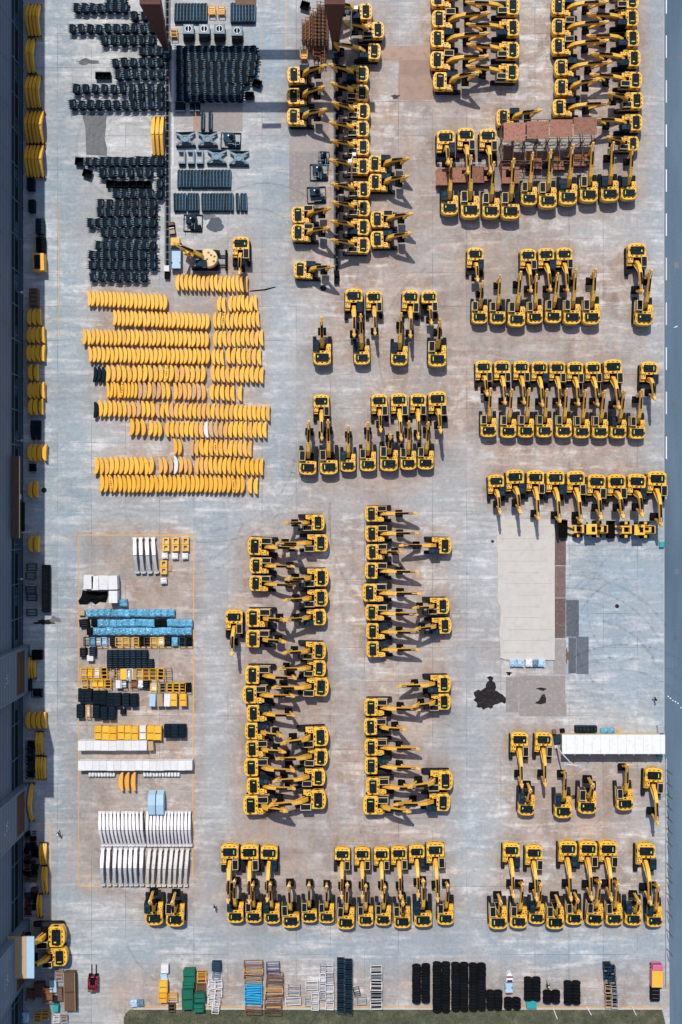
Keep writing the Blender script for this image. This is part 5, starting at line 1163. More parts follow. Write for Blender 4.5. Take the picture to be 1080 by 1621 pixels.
# ------------------------------------------------------------------ gantry crane on its rails
RX = (-27.4, -.9); YB = 72.8; ZB = 17.0
t = thing('gantry_crane', 'brown gantry crane straddling two rails at the top edge', 'gantry crane', (-14, YB, 0))
def leg_mesh(sgn):
    mb = MB('maroon'); vs = []
    for z, hx, hy, oy in ((.9, .3, .4, 0), (ZB, 1.5, .9, .9)):
        for sx, sy in ((-1, -1), (1, -1), (1, 1), (-1, 1)): vs.append((sx * hx, sy * hy + oy, z))
    mb.add(vs, [(3, 2, 1, 0), (4, 5, 6, 7), (0, 1, 5, 4), (1, 2, 6, 5), (2, 3, 7, 6), (3, 0, 4, 7)])
    mb.m('rust_pink').add([(1.02, -.88, 9), (1.36, -.93, 16), (.55, -.62, 4.0)], [(0, 1, 2)])
    return mb.mesh('leg')
for k, x in enumerate(RX):
    l = obj('leg', leg_mesh(k), t, (x + 14, 0, 0))
    mb = MB('frame_blue'); mb.b(-.55, .55, -1.3, 1.3, .35, .95); mb.m('black')
    for y in (-.9, .9): mb.cyl((-.25, y, .3), (.25, y, .3), .28, 12)
    mb.m('pale_blue').b(-.35, .35, -.5, .5, .95, 1.25); obj('bogie', mb.mesh('bogie'), l)
mb = MB('maroon'); mb.b(-30, 3, 1.05, 2.3, ZB, ZB + .7); mb.b(-30, 3, 9.4, 10.6, ZB, ZB + .7); mb.b(-29, -26.5, 2.3, 9.4, ZB, ZB + .6); mb.b(-1.6, .9, 2.3, 9.4, ZB, ZB + .6); mb.m('brown').b(-15, -12, -.85, -.05, ZB + 1.7, ZB + 1.75); obj('main_girder', mb.mesh('main_girder'), t, (14 * 1.0, 0, 0))
for k, (x, y1, y0) in enumerate(((265.5, -40, 424), (533, -40, 432))):
    X, Ya = P(x, y1); Yb = P(x, y0)[1]; mb = MB('grey_blue')
    for dx in (-.28, .28): mb.b(dx - .045, dx + .045, Yb, Ya, 0.02, .16)
    mb.m('black').b(-.22, .22, Yb, Ya, 0.02, .05)
    mb.m('trackmat').b(-.45, .45, Yb, Ya, .006, .02); mb.m('brown')
    n = int((Ya - Yb) / 1.2)
    for i in range(n): mb.b(-.42, .42, Yb + i * 1.2, Yb + i * 1.2 + .18, .02, .06)
    tag(obj('crane_rail', mb.mesh('crane_rail'), None, (X, 0, 0)), ('steel crane rail running beside the black bucket fields', 'steel crane rail running under the folded excavator arms')[k], 'crane rail')
    mb = MB('white' if k == 0 else 'black'); mb.b(-.4, .4, -.45, .45, .0, .9); mb.m('black').b(-.4, .4, -1.5, -.45, 0, .5)
    tag(obj('buffer_stop', mb.mesh('buffer_stop'), None, (X, Yb - .3, .17)), ('white buffer block ending the left crane rail', 'black buffer block ending the right crane rail')[k], 'buffer stop')

# ------------------------------------------------------------------ lamp posts, barrier poles
def lamp(px, py, h, label, arm=(1.2, 0)):
    X, Y = P(px, py); t = thing('lamp_post', label, 'lamp post', (X, Y, 0))
    mb = MB('white'); mb.cyl((0, 0, 0), (0, 0, h), .13, 10, .07); mb.cyl((0, 0, 0), (0, 0, .4), .28, 10); obj('pole', mb.mesh('pole'), t)
    mb = MB('white'); mb.cyl((-arm[0], -arm[1], h), (arm[0], arm[1], h), .06, 6); a = obj('cross_arm', mb.mesh('cross_arm'), t)
    for s_ in (-1, 1):
        mb = MB('galv'); mb.box((s_ * arm[0], s_ * arm[1], h + .05), (.55, .5, .25)); obj('lamp_head', mb.mesh('lamp_head'), a)
lamp(555.5, 62, 10.5, 'white lamp post rising between upper rail machines', (.7, .3)); lamp(556.5, 284, 11, 'white lamp post by the middle of the right rail', (.3, .5)); lamp(880, 1182, 13, 'white lamp post leaning out beside the white roof', (1.1, -.15))
# road barrier: thin tall poles and a rail
X0, Y0 = P(1054, 1224); t = thing('road_fence', 'slim brown pole fence with pale kerb rail beside the road', 'fence', (X0, 0, 0))
mb = MB('galv'); ya, yb = P(0, 1200)[1], P(0, 1560)[1]; mb.b(-.08, .08, yb, ya, .0, .45); obj('kerb_rail', mb.mesh('kerb_rail'), t)
for y in [1218, 1238, 1256, 1274, 1292, 1310, 1330, 1365, 1387, 1412, 1440, 1470, 1500]:
    mb = MB('maroon'); mb.cyl((0, 0, 0), (0, 0, 3.6), .06, 6); mb.b(-.1, .1, -.1, .1, 0, .3); obj('post', cached('pst', lambda: mb.mesh('post')), t, (.02, P(0, y)[1], 0))
# ------------------------------------------------------------------ the long white roof
xa, xb, ya, yb = 890, 1053, 1163, 1193.5; H = 3.3
a = P(xa, ya, H); b = P(xb, yb, H); cx, cy = (a[0] + b[0]) / 2, (a[1] + b[1]) / 2; w, d = b[0] - a[0], a[1] - b[1]
t = thing('site_hut', 'long low site hut with plain white metal roof beside the road', 'hut', (cx, cy, 0))
mb = MB('white'); mb.b(-w / 2, w / 2, -d / 2, d / 2, H - .12, H)
for i in range(12): x = -w / 2 + w * (i + .5) / 12; mb.m('galv').b(x - .02, x + .02, -d / 2 + .01, d / 2 - .01, H, H + .02); mb.m('white')
obj('roof', mb.mesh('roof'), t)
mb = MB('cream'); mb.b(-w / 2 + .3, w / 2 - .3, -d / 2 + .5, d / 2 - .3, .1, H - .12); obj('wall', mb.mesh('wall'), t)
for i in range(7):
    x = -w / 2 + w * (i + .5) / 7; mb = MB('glass'); mb.b(x - .5, x + .5, -d / 2 + .46, -d / 2 + .497, 1.0, 2.1); obj('window', mb.mesh('window'), t)
    mb = MB('galv'); mb.b(x + .8, x + 1.0, -d / 2 - .25, -d / 2 - .01, H - .3, H - .2); obj('bracket', mb.mesh('bracket'), t)
for i in range(6): crate(914 + i * 5.8, 1154.5, .55, .9, 1.2, 'navy_steel', 'parts_crate', 'dark crate, %s of six behind the white-roofed hut' % place(i, 6), 'crate', 'dark crates behind the hut', 0, 'rib')
for x, y, w_, d_, m, l in ((957, 1157, 1.1, .7, 'wrap_blue', 'left blue bundle behind the white roof'), (968, 1157, 1.1, .7, 'wrap_blue', 'right blue bundle behind the white roof'), (1047, 1155, 1.0, 1.2, 'galv', 'grey metal heap at the hut corner by road'), (883, 1170, 1.1, 1.2, 'frame_blue', 'blue-grey crate at the hut left end'), (878, 1159, .6, .6, 'rust', 'small rusty box near the lamp post'), (891, 1157, .7, .5, 'black', 'small dark box above the lamp post'), (1046, 1197, .9, .5, 'teal', 'teal box under the hut eave by road')):
    crate(x, y, w_, d_, .9, m, 'parts_crate', l, 'crate', None, .1, 'wrap' if m == 'wrap_blue' else 'plain')
mb = MB('cast_yellow'); mb.cyl((0, 0, .15), (.7, -1.1, .15), .08, 6); mb.cyl((-.25, -.05, .1), (.45, -1.15, .1), .08, 6); X, Y = P(978, 1153); tag(obj('yellow_pipes', mb.mesh('yellow_pipes'), None, (X, Y, .03)), 'two yellow pipes lying behind the white roof', 'pipes')
# ------------------------------------------------------------------ raised pale slab, loads, plates and puddles
def flat(poly, z, m, name, kind='structure', thick=0.0, label=None, cat=None):
    mb = MB(m); pts = [P(*p) for p in poly]
    if thick: mb.prism(pts[::-1] if sum((pts[i][0] * pts[(i + 1) % len(pts)][1] - pts[(i + 1) % len(pts)][0] * pts[i][1]) for i in range(len(pts))) < 0 else pts, z, z + thick)
    else: mb.add([(x, y, z) for x, y in pts], [tuple(range(len(pts)))])
    me = mb.mesh(name)
    if not thick and me.polygons[0].normal.z < 0: me.flip_normals()
    o = obj(name, me)
    return tag(o, label, cat, None, kind)
rs = random.Random(4)
edge = [(787 + rs.uniform(-1.5, 1.5) + (1.5 if y > 900 else 0) + (2.5 if y > 960 else 0), y) for y in range(826, 1040, 9)]
flat([(787.5, 822)] + edge + [(792, 1041), (800, 1044), (878, 1044.5), (878, 822)], .004, 'slab', 'concrete_slab', 'structure', .22)
mb = MB('plate_grey'); rs = random.Random(9)
for y in range(834, 1042, 18):                       # brushed cross joints in the poured slab
    a = P(790, y + rs.uniform(-1, 1)); b = P(877, y); mb.b(a[0] + rs.uniform(0, 3), b[0] - rs.uniform(0, 3), a[1] - .02, a[1] + .02, .2245, .229)
tag(obj('slab_joints', mb.mesh('slab_joints')), None, None, None, 'structure')
for i, (x, m) in enumerate(((813, 'pale_blue'), (824.5, 'pale_blue'), (838, 'white'), (849, 'grey_blue'), (858, 'pale_blue'))):
    crate(x, 1050, 1.05, 1.1, .7, m, 'wrapped_crate', '%s wrapped crate, %s of five under the pale slab end' % ({'pale_blue': 'pale blue', 'white': 'white', 'grey_blue': 'grey-blue'}[m], place(i, 5)), 'crate', 'wrapped crates under the slab end', R(rs.uniform(-5, 5)), 'wrap')
k = [0]
def plate(x0, x1, y0, y1, m, nm='steel_plate'):
    k[0] += 1; return flat([(x0, y0), (x1, y0), (x1, y1), (x0, y1)], .008 + .004 * (k[0] % 5), m, nm)
for a_ in ((878.5, 896, 822, 895, 'plate_rust'), (878.5, 895.5, 896, 946, 'plate_rust'), (878.5, 895.5, 947, 1010, 'plate_rust'), (876, 896, 1012, 1067, 'plate_grey'), (896.5, 916.5, 950, 1008, 'plate_dark'), (900, 912, 1009, 1066, 'plate_dark'), (912.5, 932, 1008, 1067, 'plate_dark'),
           (801, 821, 1072, 1127, 'plate_grey'), (821.5, 895, 1070, 1112, 'plate_grey'), (822, 897, 1112.5, 1134, 'plate_grey'),
           (631, 687, 118, 158, 'plate_brown'), (607, 690, 73, 95, 'plate_brown'), (632, 690, 95.5, 117.5, 'plate_brown'), (458, 515, 206, 240, 'plate_grey'), (458, 505, 241, 320, 'plate_grey'), (322, 384, 165, 208, 'plate_grey'), (306, 322, 178, 208, 'plate_brown')): plate(*a_)
def blob(cx, cy, rx, ry, seed, m, z, nm, jag=.35, n=26):
    rs = random.Random(seed); ph = [rs.uniform(0, 6.28) for _ in range(5)]
    pts = []
    for i in range(n):
        a = 2 * math.pi * i / n; r = 1 + jag * (math.sin(3 * a + ph[0]) * .4 + math.sin(5 * a + ph[1]) * .35 + math.sin(9 * a + ph[2]) * .25) + rs.uniform(-.1, .1) * jag
        pts.append((cx + rx * r * math.cos(a), cy + ry * r * math.sin(a)))
    return flat(pts, z, m, nm)
flat([(740 + x / 3.176, 800 + y / 3.176) for x, y in ((97,865),(115,857),(132,866),(125,882),(140,892),(145,915),(140,930),(152,934),(165,945),(178,951),(185,960),(195,970),(196,985),(190,998),(170,990),(150,1000),(140,1001),(128,1008),(130,1016),(118,1022),(105,1016),(95,1020),(78,1028),(70,1015),(58,1018),(45,1012),(50,1000),(46,990),(30,980),(42,966),(34,955),(32,940),(55,925),(66,932),(75,926),(92,915),(93,900),(98,890),(110,880),(104,872))], .006, 'oil', 'oil_puddle')
flat([(846, 1113), (853, 1109), (858, 1100), (862, 1098), (865, 1106), (864, 1113), (856, 1115)], .031, 'oil', 'oil_puddle'); flat([(848, 1090), (856, 1088), (866, 1090), (860, 1094), (854, 1092)], .033, 'oil', 'oil_puddle')
blob(341, 356, 13, 12, 2, 'wet', .006, 'wet_patch', .2)
blob(330, 343, 10, 5, 3, 'patch_grey', .005, 'wet_patch'); blob(512, 456, 5, 5, 5, 'oil', .007, 'manhole', .06); blob(977, 959.5, 3.3, 3.3, 6, 'oil', .007, 'manhole', .02); blob(70, 776, 4.2, 4.2, 6, 'oil', .007, 'manhole', .02)
blob(780, 857, 2.5, 2.2, 8, 'oil', .007, 'oil_puddle'); blob(806, 1066, 4, 3, 9, 'oil', .007, 'oil_puddle', .5); blob(626, 153, 6, 3.5, 11, 'oil', .031, 'oil_puddle', .5); blob(898, 1038, 2.5, 10, 13, 'brown', .031, 'rust_stain', .6); blob(87, 981, 9, 5, 14, 'patch_grey', .006, 'wet_patch', .5); blob(70, 985, 14, 4, 15, 'oil', .007, 'wet_patch', .5)
flat([(131, 178), (140, 179), (150, 178), (169, 180), (168, 200), (166, 220), (170, 235), (169, 247), (137, 245), (136, 220), (135, 200), (131, 185)], .005, 'patch_grey', 'asphalt_patch')
blob(139, 98, 17, 4.5, 21, 'patch_grey', .005, 'asphalt_patch', .5)
X, Y = P(1047, 862); crate(1048, 862, .8, .9, .5, 'teal', 'valve_box', 'teal valve box at the road edge below the loaders', 'valve box')
# ------------------------------------------------------------------ painted lines
lk = [0]
def line(x0, y0, x1, y1, wpx=1.6, m='paint_yellow', nm='painted_line'):
    lk[0] += 1; hw = wpx / 2; z = .006 + .0012 * (lk[0] % 3)
    if abs(x1 - x0) > abs(y1 - y0): pts = [(x0, y0 - hw), (x1, y1 - hw), (x1, y1 + hw), (x0, y0 + hw)]
    else: pts = [(x0 - hw, y0), (x0 + hw, y0), (x1 + hw, y1), (x1 - hw, y1)]
    return flat(pts, z, m, nm)
for l in ((124, 847, 308, 847), (125, 848, 124.5, 1402), (307, 848, 305.5, 1388), (125, 1025, 306, 1026), (126, 1403, 232, 1403), (53, 1309, 80, 1309), (79.5, 1310, 80, 1452), (56, 1452, 79, 1452), (225, 1594, 650, 1594), (650, 1594, 1050, 1595)): line(*l)
line(453.5, -20, 452.5, 98, 1.2, 'paint_yellow'); line(274, 75, 274, 262, 1.2, 'paint_white'); line(414.5, 45, 414.5, 122, 1.0, 'paint_yellow'); line(93.5, 318, 94, 530, 1.2, 'paint_yellow')
for y in [-14, 56, 127, 197, 268, 338, 408, 479, 550, 620, 691]: line(1055, y, 1055, y + 35.5, 1.7, 'paint_white', 'lane_dash')
line(1054.5, 760, 1054.5, 790, 1, 'paint_white', 'lane_dash'); line(1066, 519, 1073, 516, 1.4, 'paint_white', 'lane_dash')
for i, (x, y) in enumerate(((1057, 1102), (1060.5, 1105), (1064.5, 1108.5), (1068.5, 1110.5), (1072.5, 1113), (1077, 1120))): line(x, y, x + 2, y + .6, 1.8, 'paint_white', 'lane_dash')
# ------------------------------------------------------------------ curved tyre scuffs on the open concrete
def arc(cx, cy, r, a0, a1, w, m='scuff'):
    lk[0] += 1; X, Y = P(cx, cy); z = .010 + .0007 * (lk[0] % 40); mb = MB(m); n = 22; vs = []
    for i in range(n + 1):
        a = R(a0 + (a1 - a0) * i / n)
        for rr in (r - w / 2, r + w / 2): vs.append((X + rr * math.cos(a), Y + rr * math.sin(a), z))
    mb.add(vs, [(2 * i, 2 * i + 1, 2 * i + 3, 2 * i + 2) for i in range(n)])
    me = mb.mesh('tyre_scuff')
    if me.polygons[0].normal.z < 0: me.flip_normals()
    tag(obj('tyre_scuff', me), None, None, None, 'structure')
rs = random.Random(77)
for cx, cy, r, a0, a1 in ((905, 1090, 14, 20, 115), (905, 1090, 16, 30, 110), (1010, 1010, 8, 100, 250), (1005, 1010, 9.6, 110, 240), (1000, 1010, 12, 120, 235), (930, 1100, 10, 20, 80), (960, 930, 12, 200, 290), (1040, 960, 11, 130, 230), (980, 1190, 13, 40, 130), (985, 1190, 15, 45, 125), (990, 1190, 17, 50, 120),
                          (330, 700, 14, 260, 350), (330, 690, 16, 265, 345), (420, 860, 12, 60, 140), (300, 880, 10, 30, 120), (200, 230, 3.5, 20, 330), (205, 232, 5, 30, 300), (205, 232, 6.5, 60, 280), (400, 420, 9, 20, 120), (420, 400, 11, 40, 130), (640, 560, 14, 200, 260), (720, 820, 18, 170, 240), (760, 560, 16, 120, 200), (760, 1250, 20, 150, 220), (755, 1250, 22, 150, 220),
                          (120, 1480, 12, 10, 80), (160, 1500, 9, 20, 110), (330, 1440, 14, 200, 290), (300, 800, 9, 200, 340), (650, 30, 9, 220, 300), (640, 440, 10, 200, 300), (880, 1330, 22, 60, 120), (540, 1510, 40, 60, 110), (560, 1500, 60, 70, 100)):
    arc(cx, cy, r, a0, a1, rs.uniform(.22, .5)); arc(cx, cy, r + 1.9, a0 + 3, a1 - 2, rs.uniform(.22, .5))
for x, y, s_ in ((1068, 90, 1.0), (1071, 420, 1.2), (1067, 640, .9), (1072, 905, 1.1), (1070, 1010, .8), (1074, 1260, 1.0)):
    flat([(x - 3 * s_, y - 4 * s_), (x + 3 * s_, y - 4 * s_), (x + 3 * s_, y + 4 * s_), (x - 3 * s_, y + 4 * s_)], .0075, 'patch_grey' if s_ > 1 else 'plate_dark', 'road_patch')
for x0, x1, y in ((1052, 1100, 519), (1052, 1100, 1058)): line(x0, y, x1, y, .8, 'plate_dark', 'road_joint')
# ------------------------------------------------------------------ road, grass, ground
KX = []
flat([(1051.5, -900), (1400, -900), (1400, 2600), (1064, 2600), (1060, 1560), (1056, 1220), (1051.5, 1195)], .004, 'asphalt', 'road')
mb = MB('slab'); a = P(1051, -400)[1]; b = P(1051, 1195)[1]; mb.b(51.08, 51.18, b, a, 0, .03); tag(obj('road_edge', mb.mesh('road_edge')), None, None, None, 'structure')
gpoly = [(196, 1690), (196, 1612), (199, 1604), (205, 1599), (213, 1597), (1048, 1598), (1054, 1622), (1058, 1690)]
flat(gpoly, .01, 'turf', 'grass_verge')
mb = MB('turf'); rs = random.Random(12)
for _ in range(5200):
    x = rs.uniform(199, 1049); y = rs.uniform(1599, 1640)
    if x < 214 and y < 1604: continue
    X, Y = P(x, y); h = rs.uniform(.08, .3); a = rs.uniform(0, 6.28); c, s_ = math.cos(a), math.sin(a); wd = rs.uniform(.05, .16)
    mb.add([(X - c * wd, Y - s_ * wd, .0105), (X + c * wd, Y + s_ * wd, .0105), (X - s_ * .12, Y + c * .12, h)], [(0, 1, 2)])
tag(obj('grass_tufts', mb.mesh('grass_tufts')), 'short dry green grass growing along the bottom edge', 'grass', None, 'stuff')
mb = MB('slab'); a = P(198, 1597); b = P(1049, 1597); mb.b(a[0] + 1.3, b[0], a[1] - .07, a[1] + .07, 0, .12); tag(obj('verge_kerb', mb.mesh('verge_kerb')), None, None, None, 'structure')
for x, y, x1, y1, l in ((875, 1594, 882, 1612, 'left'), (928, 1592, 936, 1606, 'middle'), (999, 1591, 1007, 1606, 'right')):
    X, Y = P(x, y); X1, Y1 = P(x1, y1); mb = MB('white'); mb.cyl((0, 0, .1), (X1 - X, Y1 - Y, .1), .07, 6)
    tag(obj('thin_pipe', mb.mesh('thin_pipe'), None, (X, Y, .1)), 'thin pale pipe lying across the grass kerb, %s of three' % l, 'pipe', 'thin pipes on the grass kerb')
# ------------------------------------------------------------------ workshop along the left edge
t = thing('workshop', 'tall blue-grey ribbed metal workshop wall along the left edge', 'building', (-50, 0, 0))
HW = 25.0; xw = -50.25
YT, YBm = 130, -130
mb = MB('cladding_blue'); mb.b(-40, 0, YBm, YT, 6.9, HW)
for i in range(22): z = 7.3 + i * .8; mb.b(0, .06, YBm, YT, z, z + .22)
for i in range(40): y = YBm + i * 6.6; mb.b(0.0, .075, y - .04, y + .04, 6.9, HW)
o = obj('upper_cladding', mb.mesh('upper_cladding'), t, (xw + 50, 0, 0))
mb = MB('cladding_dark'); mb.b(-40, -.12, YBm, YT, 0, 6.9); mb.m('cladding_trim')
for z, e in ((6.72, .1), (4.9, .02), (2.4, .0), (1.2, .02)): mb.b(-.12, e, YBm, YT, z, z + .17)
mb.m('black')
for z in (5.3, 3.0): mb.b(-.125, -.08, YBm, YT, z, z + 1.2)
mb.m('cladding_trim')
for i in range(50): y = YBm + i * 5.4; mb.b(-.12, .0, y - .08, y + .08, 0, 6.7)
o2 = obj('lower_wall', mb.mesh('lower_wall'), t, (xw + 50, 0, 0))
for i in range(14):
    y = 76 - i * 8.1
    mb = MB('glass'); mb.b(-.125, -.05, -1.4, 1.4, 3.1, 4.7); w_ = obj('window', cached('wsw', lambda: mb.mesh('window')), t, (xw + 50, y, 0))
    mb = MB('cladding_trim'); mb.b(-.06, -.02, -.05, .05, 3.1, 4.7); mb.b(-.06, -.02, -1.4, 1.4, 3.85, 3.93); obj('mullion', cached('wsm', lambda: mb.mesh('mullion')), w_)
for k, (y0, y1, h) in enumerate(((1020, 1095, HW + 3), (1238, 1310, HW), (1455, 1545, HW), )):
    ya, yb = P(0, y0)[1], P(0, y1)[1]; mb = MB('cladding_blue'); mb.b(xw + 50 - 40, .78, yb, ya, 0, h)
    for i in range(22): z = 7.5 + i * .8; mb.b(.78, .83, yb, ya, z, z + .2)
    mb.m('cladding_trim'); mb.b(.78, .84, ya - .3, ya, 0, h); mb.b(.78, .84, yb, yb + .3, 0, h)
    by = obj('entrance_bay', mb.mesh('entrance_bay'), t)
    mb = MB('cladding_brown'); mb.b(.78, .82, yb + .5, ya - .5, 3.2, 7.2); obj('louvre_panel', mb.mesh('louvre_panel'), by)
    mb = MB('white'); yc = (ya + yb) / 2                       # small illegible white marks on the cladding
    for dy, z, a, b in ((.5, 12.2, .35, .12), (.2, 12.5, .12, .5), (-.3, 12.1, .4, .12), (-.55, 12.6, .1, .4), (-.9, 13.6, .3, .15)): mb.b(.83, .86, yc + dy - a / 2, yc + dy + a / 2, z, z + b)
    obj('sign_marks', mb.mesh('sign_marks'), by)
# door canopy and gable canopy
mb = MB('brown'); ya, yb = P(0, 722)[1], P(0, 852)[1]; mb.b(-.3, 1.05, yb * .96, ya * .96, 7.0, 7.2); mb.m('cream').b(1.05, 1.15, yb * .96, ya * .96, 6.95, 7.25); obj('door_canopy', mb.mesh('door_canopy'), t)
mb = MB('black'); mb.b(-.14, -.02, P(0, 840)[1], P(0, 795)[1], 0.1, 6.4); obj('loading_door', mb.mesh('loading_door'), t)
mb = MB('pale_blue'); y = P(0, 787)[1]; mb.b(-.02, .12, y - .4, y + .4, 2.6, 4.0); obj('door_sign', mb.mesh('door_sign'), t)
y = P(0, 842)[1]; mb = MB('white'); mb.box((.8, y, 2.2), (1.5, .14, .14), .12); obj('boom_gate_arm', mb.mesh('boom_gate_arm'), t)
a = P(23, 1483, 8.7); b = P(54, 1549, 8.7); mb = MB('wood'); xm = P(42, 0, 8.7)[0] + 50
mb.b(a[0] + 50 - 1.5, xm, b[1], a[1], 8.5, 8.7); mb.m('pale_blue').b(xm, b[0] + 50, b[1], a[1], 8.4, 8.65); mb.m('brown').b(a[0] + 50 - 1, b[0] + 50 - .2, b[1] + .1, a[1] - .1, 8.0, 8.38)
obj('gate_canopy', mb.mesh('gate_canopy'), t)
for i, y in enumerate((471, 914, 700)):
    Y = P(0, y)[1]; mb = MB('galv'); mb.cyl((0, Y, 4.2), (.6, Y, 4.4), .05, 6); mb.box((.7, Y, 4.4), (.35, .3, .16)); obj('wall_lamp', mb.mesh('wall_lamp'), t)
# things in the shade of the wall
for x, y, w, d, h, m, kd, l in ((48, 291, 1.1, 1.8, 1.3, 'navy_steel', 'rib', 'dark crate beside the wall below the boom sections'), (49.5, 325, 1.0, 1.9, 1.3, 'navy_steel', 'rib', 'second dark crate beside the wall'), (62, 357.5, 1.2, 2.4, 1.4, 'cabblue', 'rib', 'dark blue-black bin in the wall shade'), (63.5, 386, 1.3, 2.3, 1.3, 'black', 'rib', 'black bin above the yellow dark-topped box'),
                              (53, 470, 1.4, 2.7, 1.3, 'brown', 'rib', 'dark brown bin above the first counterweight group'), (51, 740, 1.0, 1.2, .9, 'black', 'wrap', 'black sheeted heap between counterweight groups'), (58, 1037, 1.6, 1.5, 1.2, 'black', 'rib', 'black crate above three dipper arms'), (57.5, 1098, 1.5, 1.2, 1.2, 'black', 'frame', 'black frame below three dipper arms'), (44, 1085, .9, 1.6, 1.2, 'navy_steel', 'rib', 'navy crate against the first bay')):
    crate(x, y, w, d, h, m, 'steel_bin', l, 'bin', None, 0, kd, 'navy_steel')
crate(61, 414.5, 1.7, 2.7, 1.9, 'deep_yellow', 'generator_box', 'yellow machine housing with dark glossy top by the wall', 'housing', None, R(2), 'panel')
mb = MB('cover'); X, Y = P(58.5, 414.5, 2); mb.b(-.5, .45, -1.1, 1.1, 0, .06); o = obj('top_cover', mb.mesh('top_cover'), bpy.data.objects['generator_box'], (-.15, 0, 1.9))
for i, x in enumerate((52.5, 61)):
    X, Y = P(x, 681, .8); mb = MB('navy_steel'); mb.strip([(-1.5, .4), (-.5, .7), (1.5, .45)], (.5, .7, .4), (.7, .8, .6)); tag(obj('steel_girder_piece', mb.mesh('steel_girder_piece'), None, (X, Y, .05), R(-90)), 'dark green-black steel beam, %s of two by the wall' % ('left', 'right')[i], 'beam', 'dark beams by the wall')
for i in range(13): crate(72, 897 + i * 5.8, 1.15, .52, 1.1, 'black', 'track_roller', 'black toothed roller, %s in the roller line by the wall' % place(i, 13, 'y'), 'roller', 'black rollers by the wall', R(random.uniform(-3, 3)), 'rib', 'frame_blue')
for i, y in enumerate((886, 898, 912, 922, 934, 946, 958, 970)): crate(48 + (i % 2) * 1.5, y, 1.5, 1.0, .8, 'frame_blue' if i % 3 else 'galv', 'steel_rack', 'grey pallet rack, %s in the shaded rack line' % place(i, 8, 'y'), 'rack', 'shaded racks by the wall', 0, 'frame')
for i, y in enumerate((1180, 1192, 1204, 1216, 1228)): crate(46.5, y, 1.1, 1.0, 1.3, 'navy_steel', 'steel_rack', 'dark shelf unit, %s in the shade by wall' % place(i, 5, 'y'), 'rack', 'dark shelf units', 0, 'frame', 'frame_blue' if i % 2 else 'black')
rs = random.Random(31); n = 0
SCR = ['navy_steel', 'black', 'brown', 'galv', 'maroon', 'black', 'frame_blue', 'brown']
for y in range(1320, 1450, 9):
    for x in (43, 53):
        n += 1; m = SCR[rs.randrange(8)]
        crate(x + rs.uniform(-2, 2), y + rs.uniform(-2, 2), rs.choice((.8, 1.0)), rs.choice((.7, .9)), rs.choice((.6, .9, 1.1)), m, 'scrap_crate', '%s scrap crate, %s down the %s shaded heap column' % ({'galv': 'grey', 'navy_steel': 'navy', 'frame_blue': 'blue'}.get(m, m), ordw((n - 1) // 2), ('left', 'right')[(n - 1) % 2]), 'crate', 'scrap crates in the wall shade', R(rs.uniform(-20, 20)), rs.choice(('frame', 'rib', 'frame')), 'black')
# lower left corner clutter
crate(110, 1571, 1.7, 6.0, 1.5, 'brown', 'trailer_box', 'long brown open trailer box in the lower left corner', 'trailer', None, R(1), 'bin', 'wood')
for x, y, w, d, h, m, kd, l in ((93, 1545, 1.1, 1.6, .9, 'galv', 'frame', 'pale purple-grey frame under the parked digger'), (84, 1562, 1.1, 1.9, .8, 'pale_blue', 'plain', 'pale grey cabinet in the corner clutter'), (62, 1568, 1.6, 2.2, 1.2, 'maroon', 'plain', 'maroon box in the corner clutter'), (75, 1577, 1.5, 2.2, 1.2, 'rust', 'frame', 'rusty open frame in the corner clutter'),
                              (87.5, 1597, .9, 1.0, 1.0, 'teal', 'plain', 'turquoise bin in the corner clutter'), (71, 1609, 1.1, 1.2, .9, 'cast_yellow', 'frame', 'right yellow crate at the bottom left edge'), (59, 1613, 1.1, 1.1, .9, 'cast_yellow', 'frame', 'left yellow crate at the bottom left edge'), (95, 1575, .8, 2.0, .9, 'brown', 'rib', 'brown slim crate beside the trailer box'), (88, 1583, .9, .9, .7, 'black', 'rib', 'black crate above the turquoise bin'),
                              (89, 1614, .9, 1.0, .8, 'white', 'frame', 'white cage left at the bottom edge'), (101, 1614, 1.0, 1.0, .8, 'galv', 'frame', 'grey cage below the trailer box'), (47, 1577, 1.2, 1.6, 1.1, 'brown', 'frame', 'dark brown frame against the third bay'), (40, 1612, 1.0, 1.5, .9, 'pale_blue', 'wrap', 'pale blue sheeted load at the bottom left corner')):
    crate(x, y, w, d, h, m, 'scrap_crate', l, 'crate', None, R(random.uniform(-5, 5)), kd, 'rust' if kd == 'frame' and m != 'white' else None)
sheet([(395, 462), (420, 460), (437, 455), (436, 453.5), (419, 457.5), (396, 460)], .01, 'hose', 'thin dark hose lying across the concrete', 'hose', bump=.06)

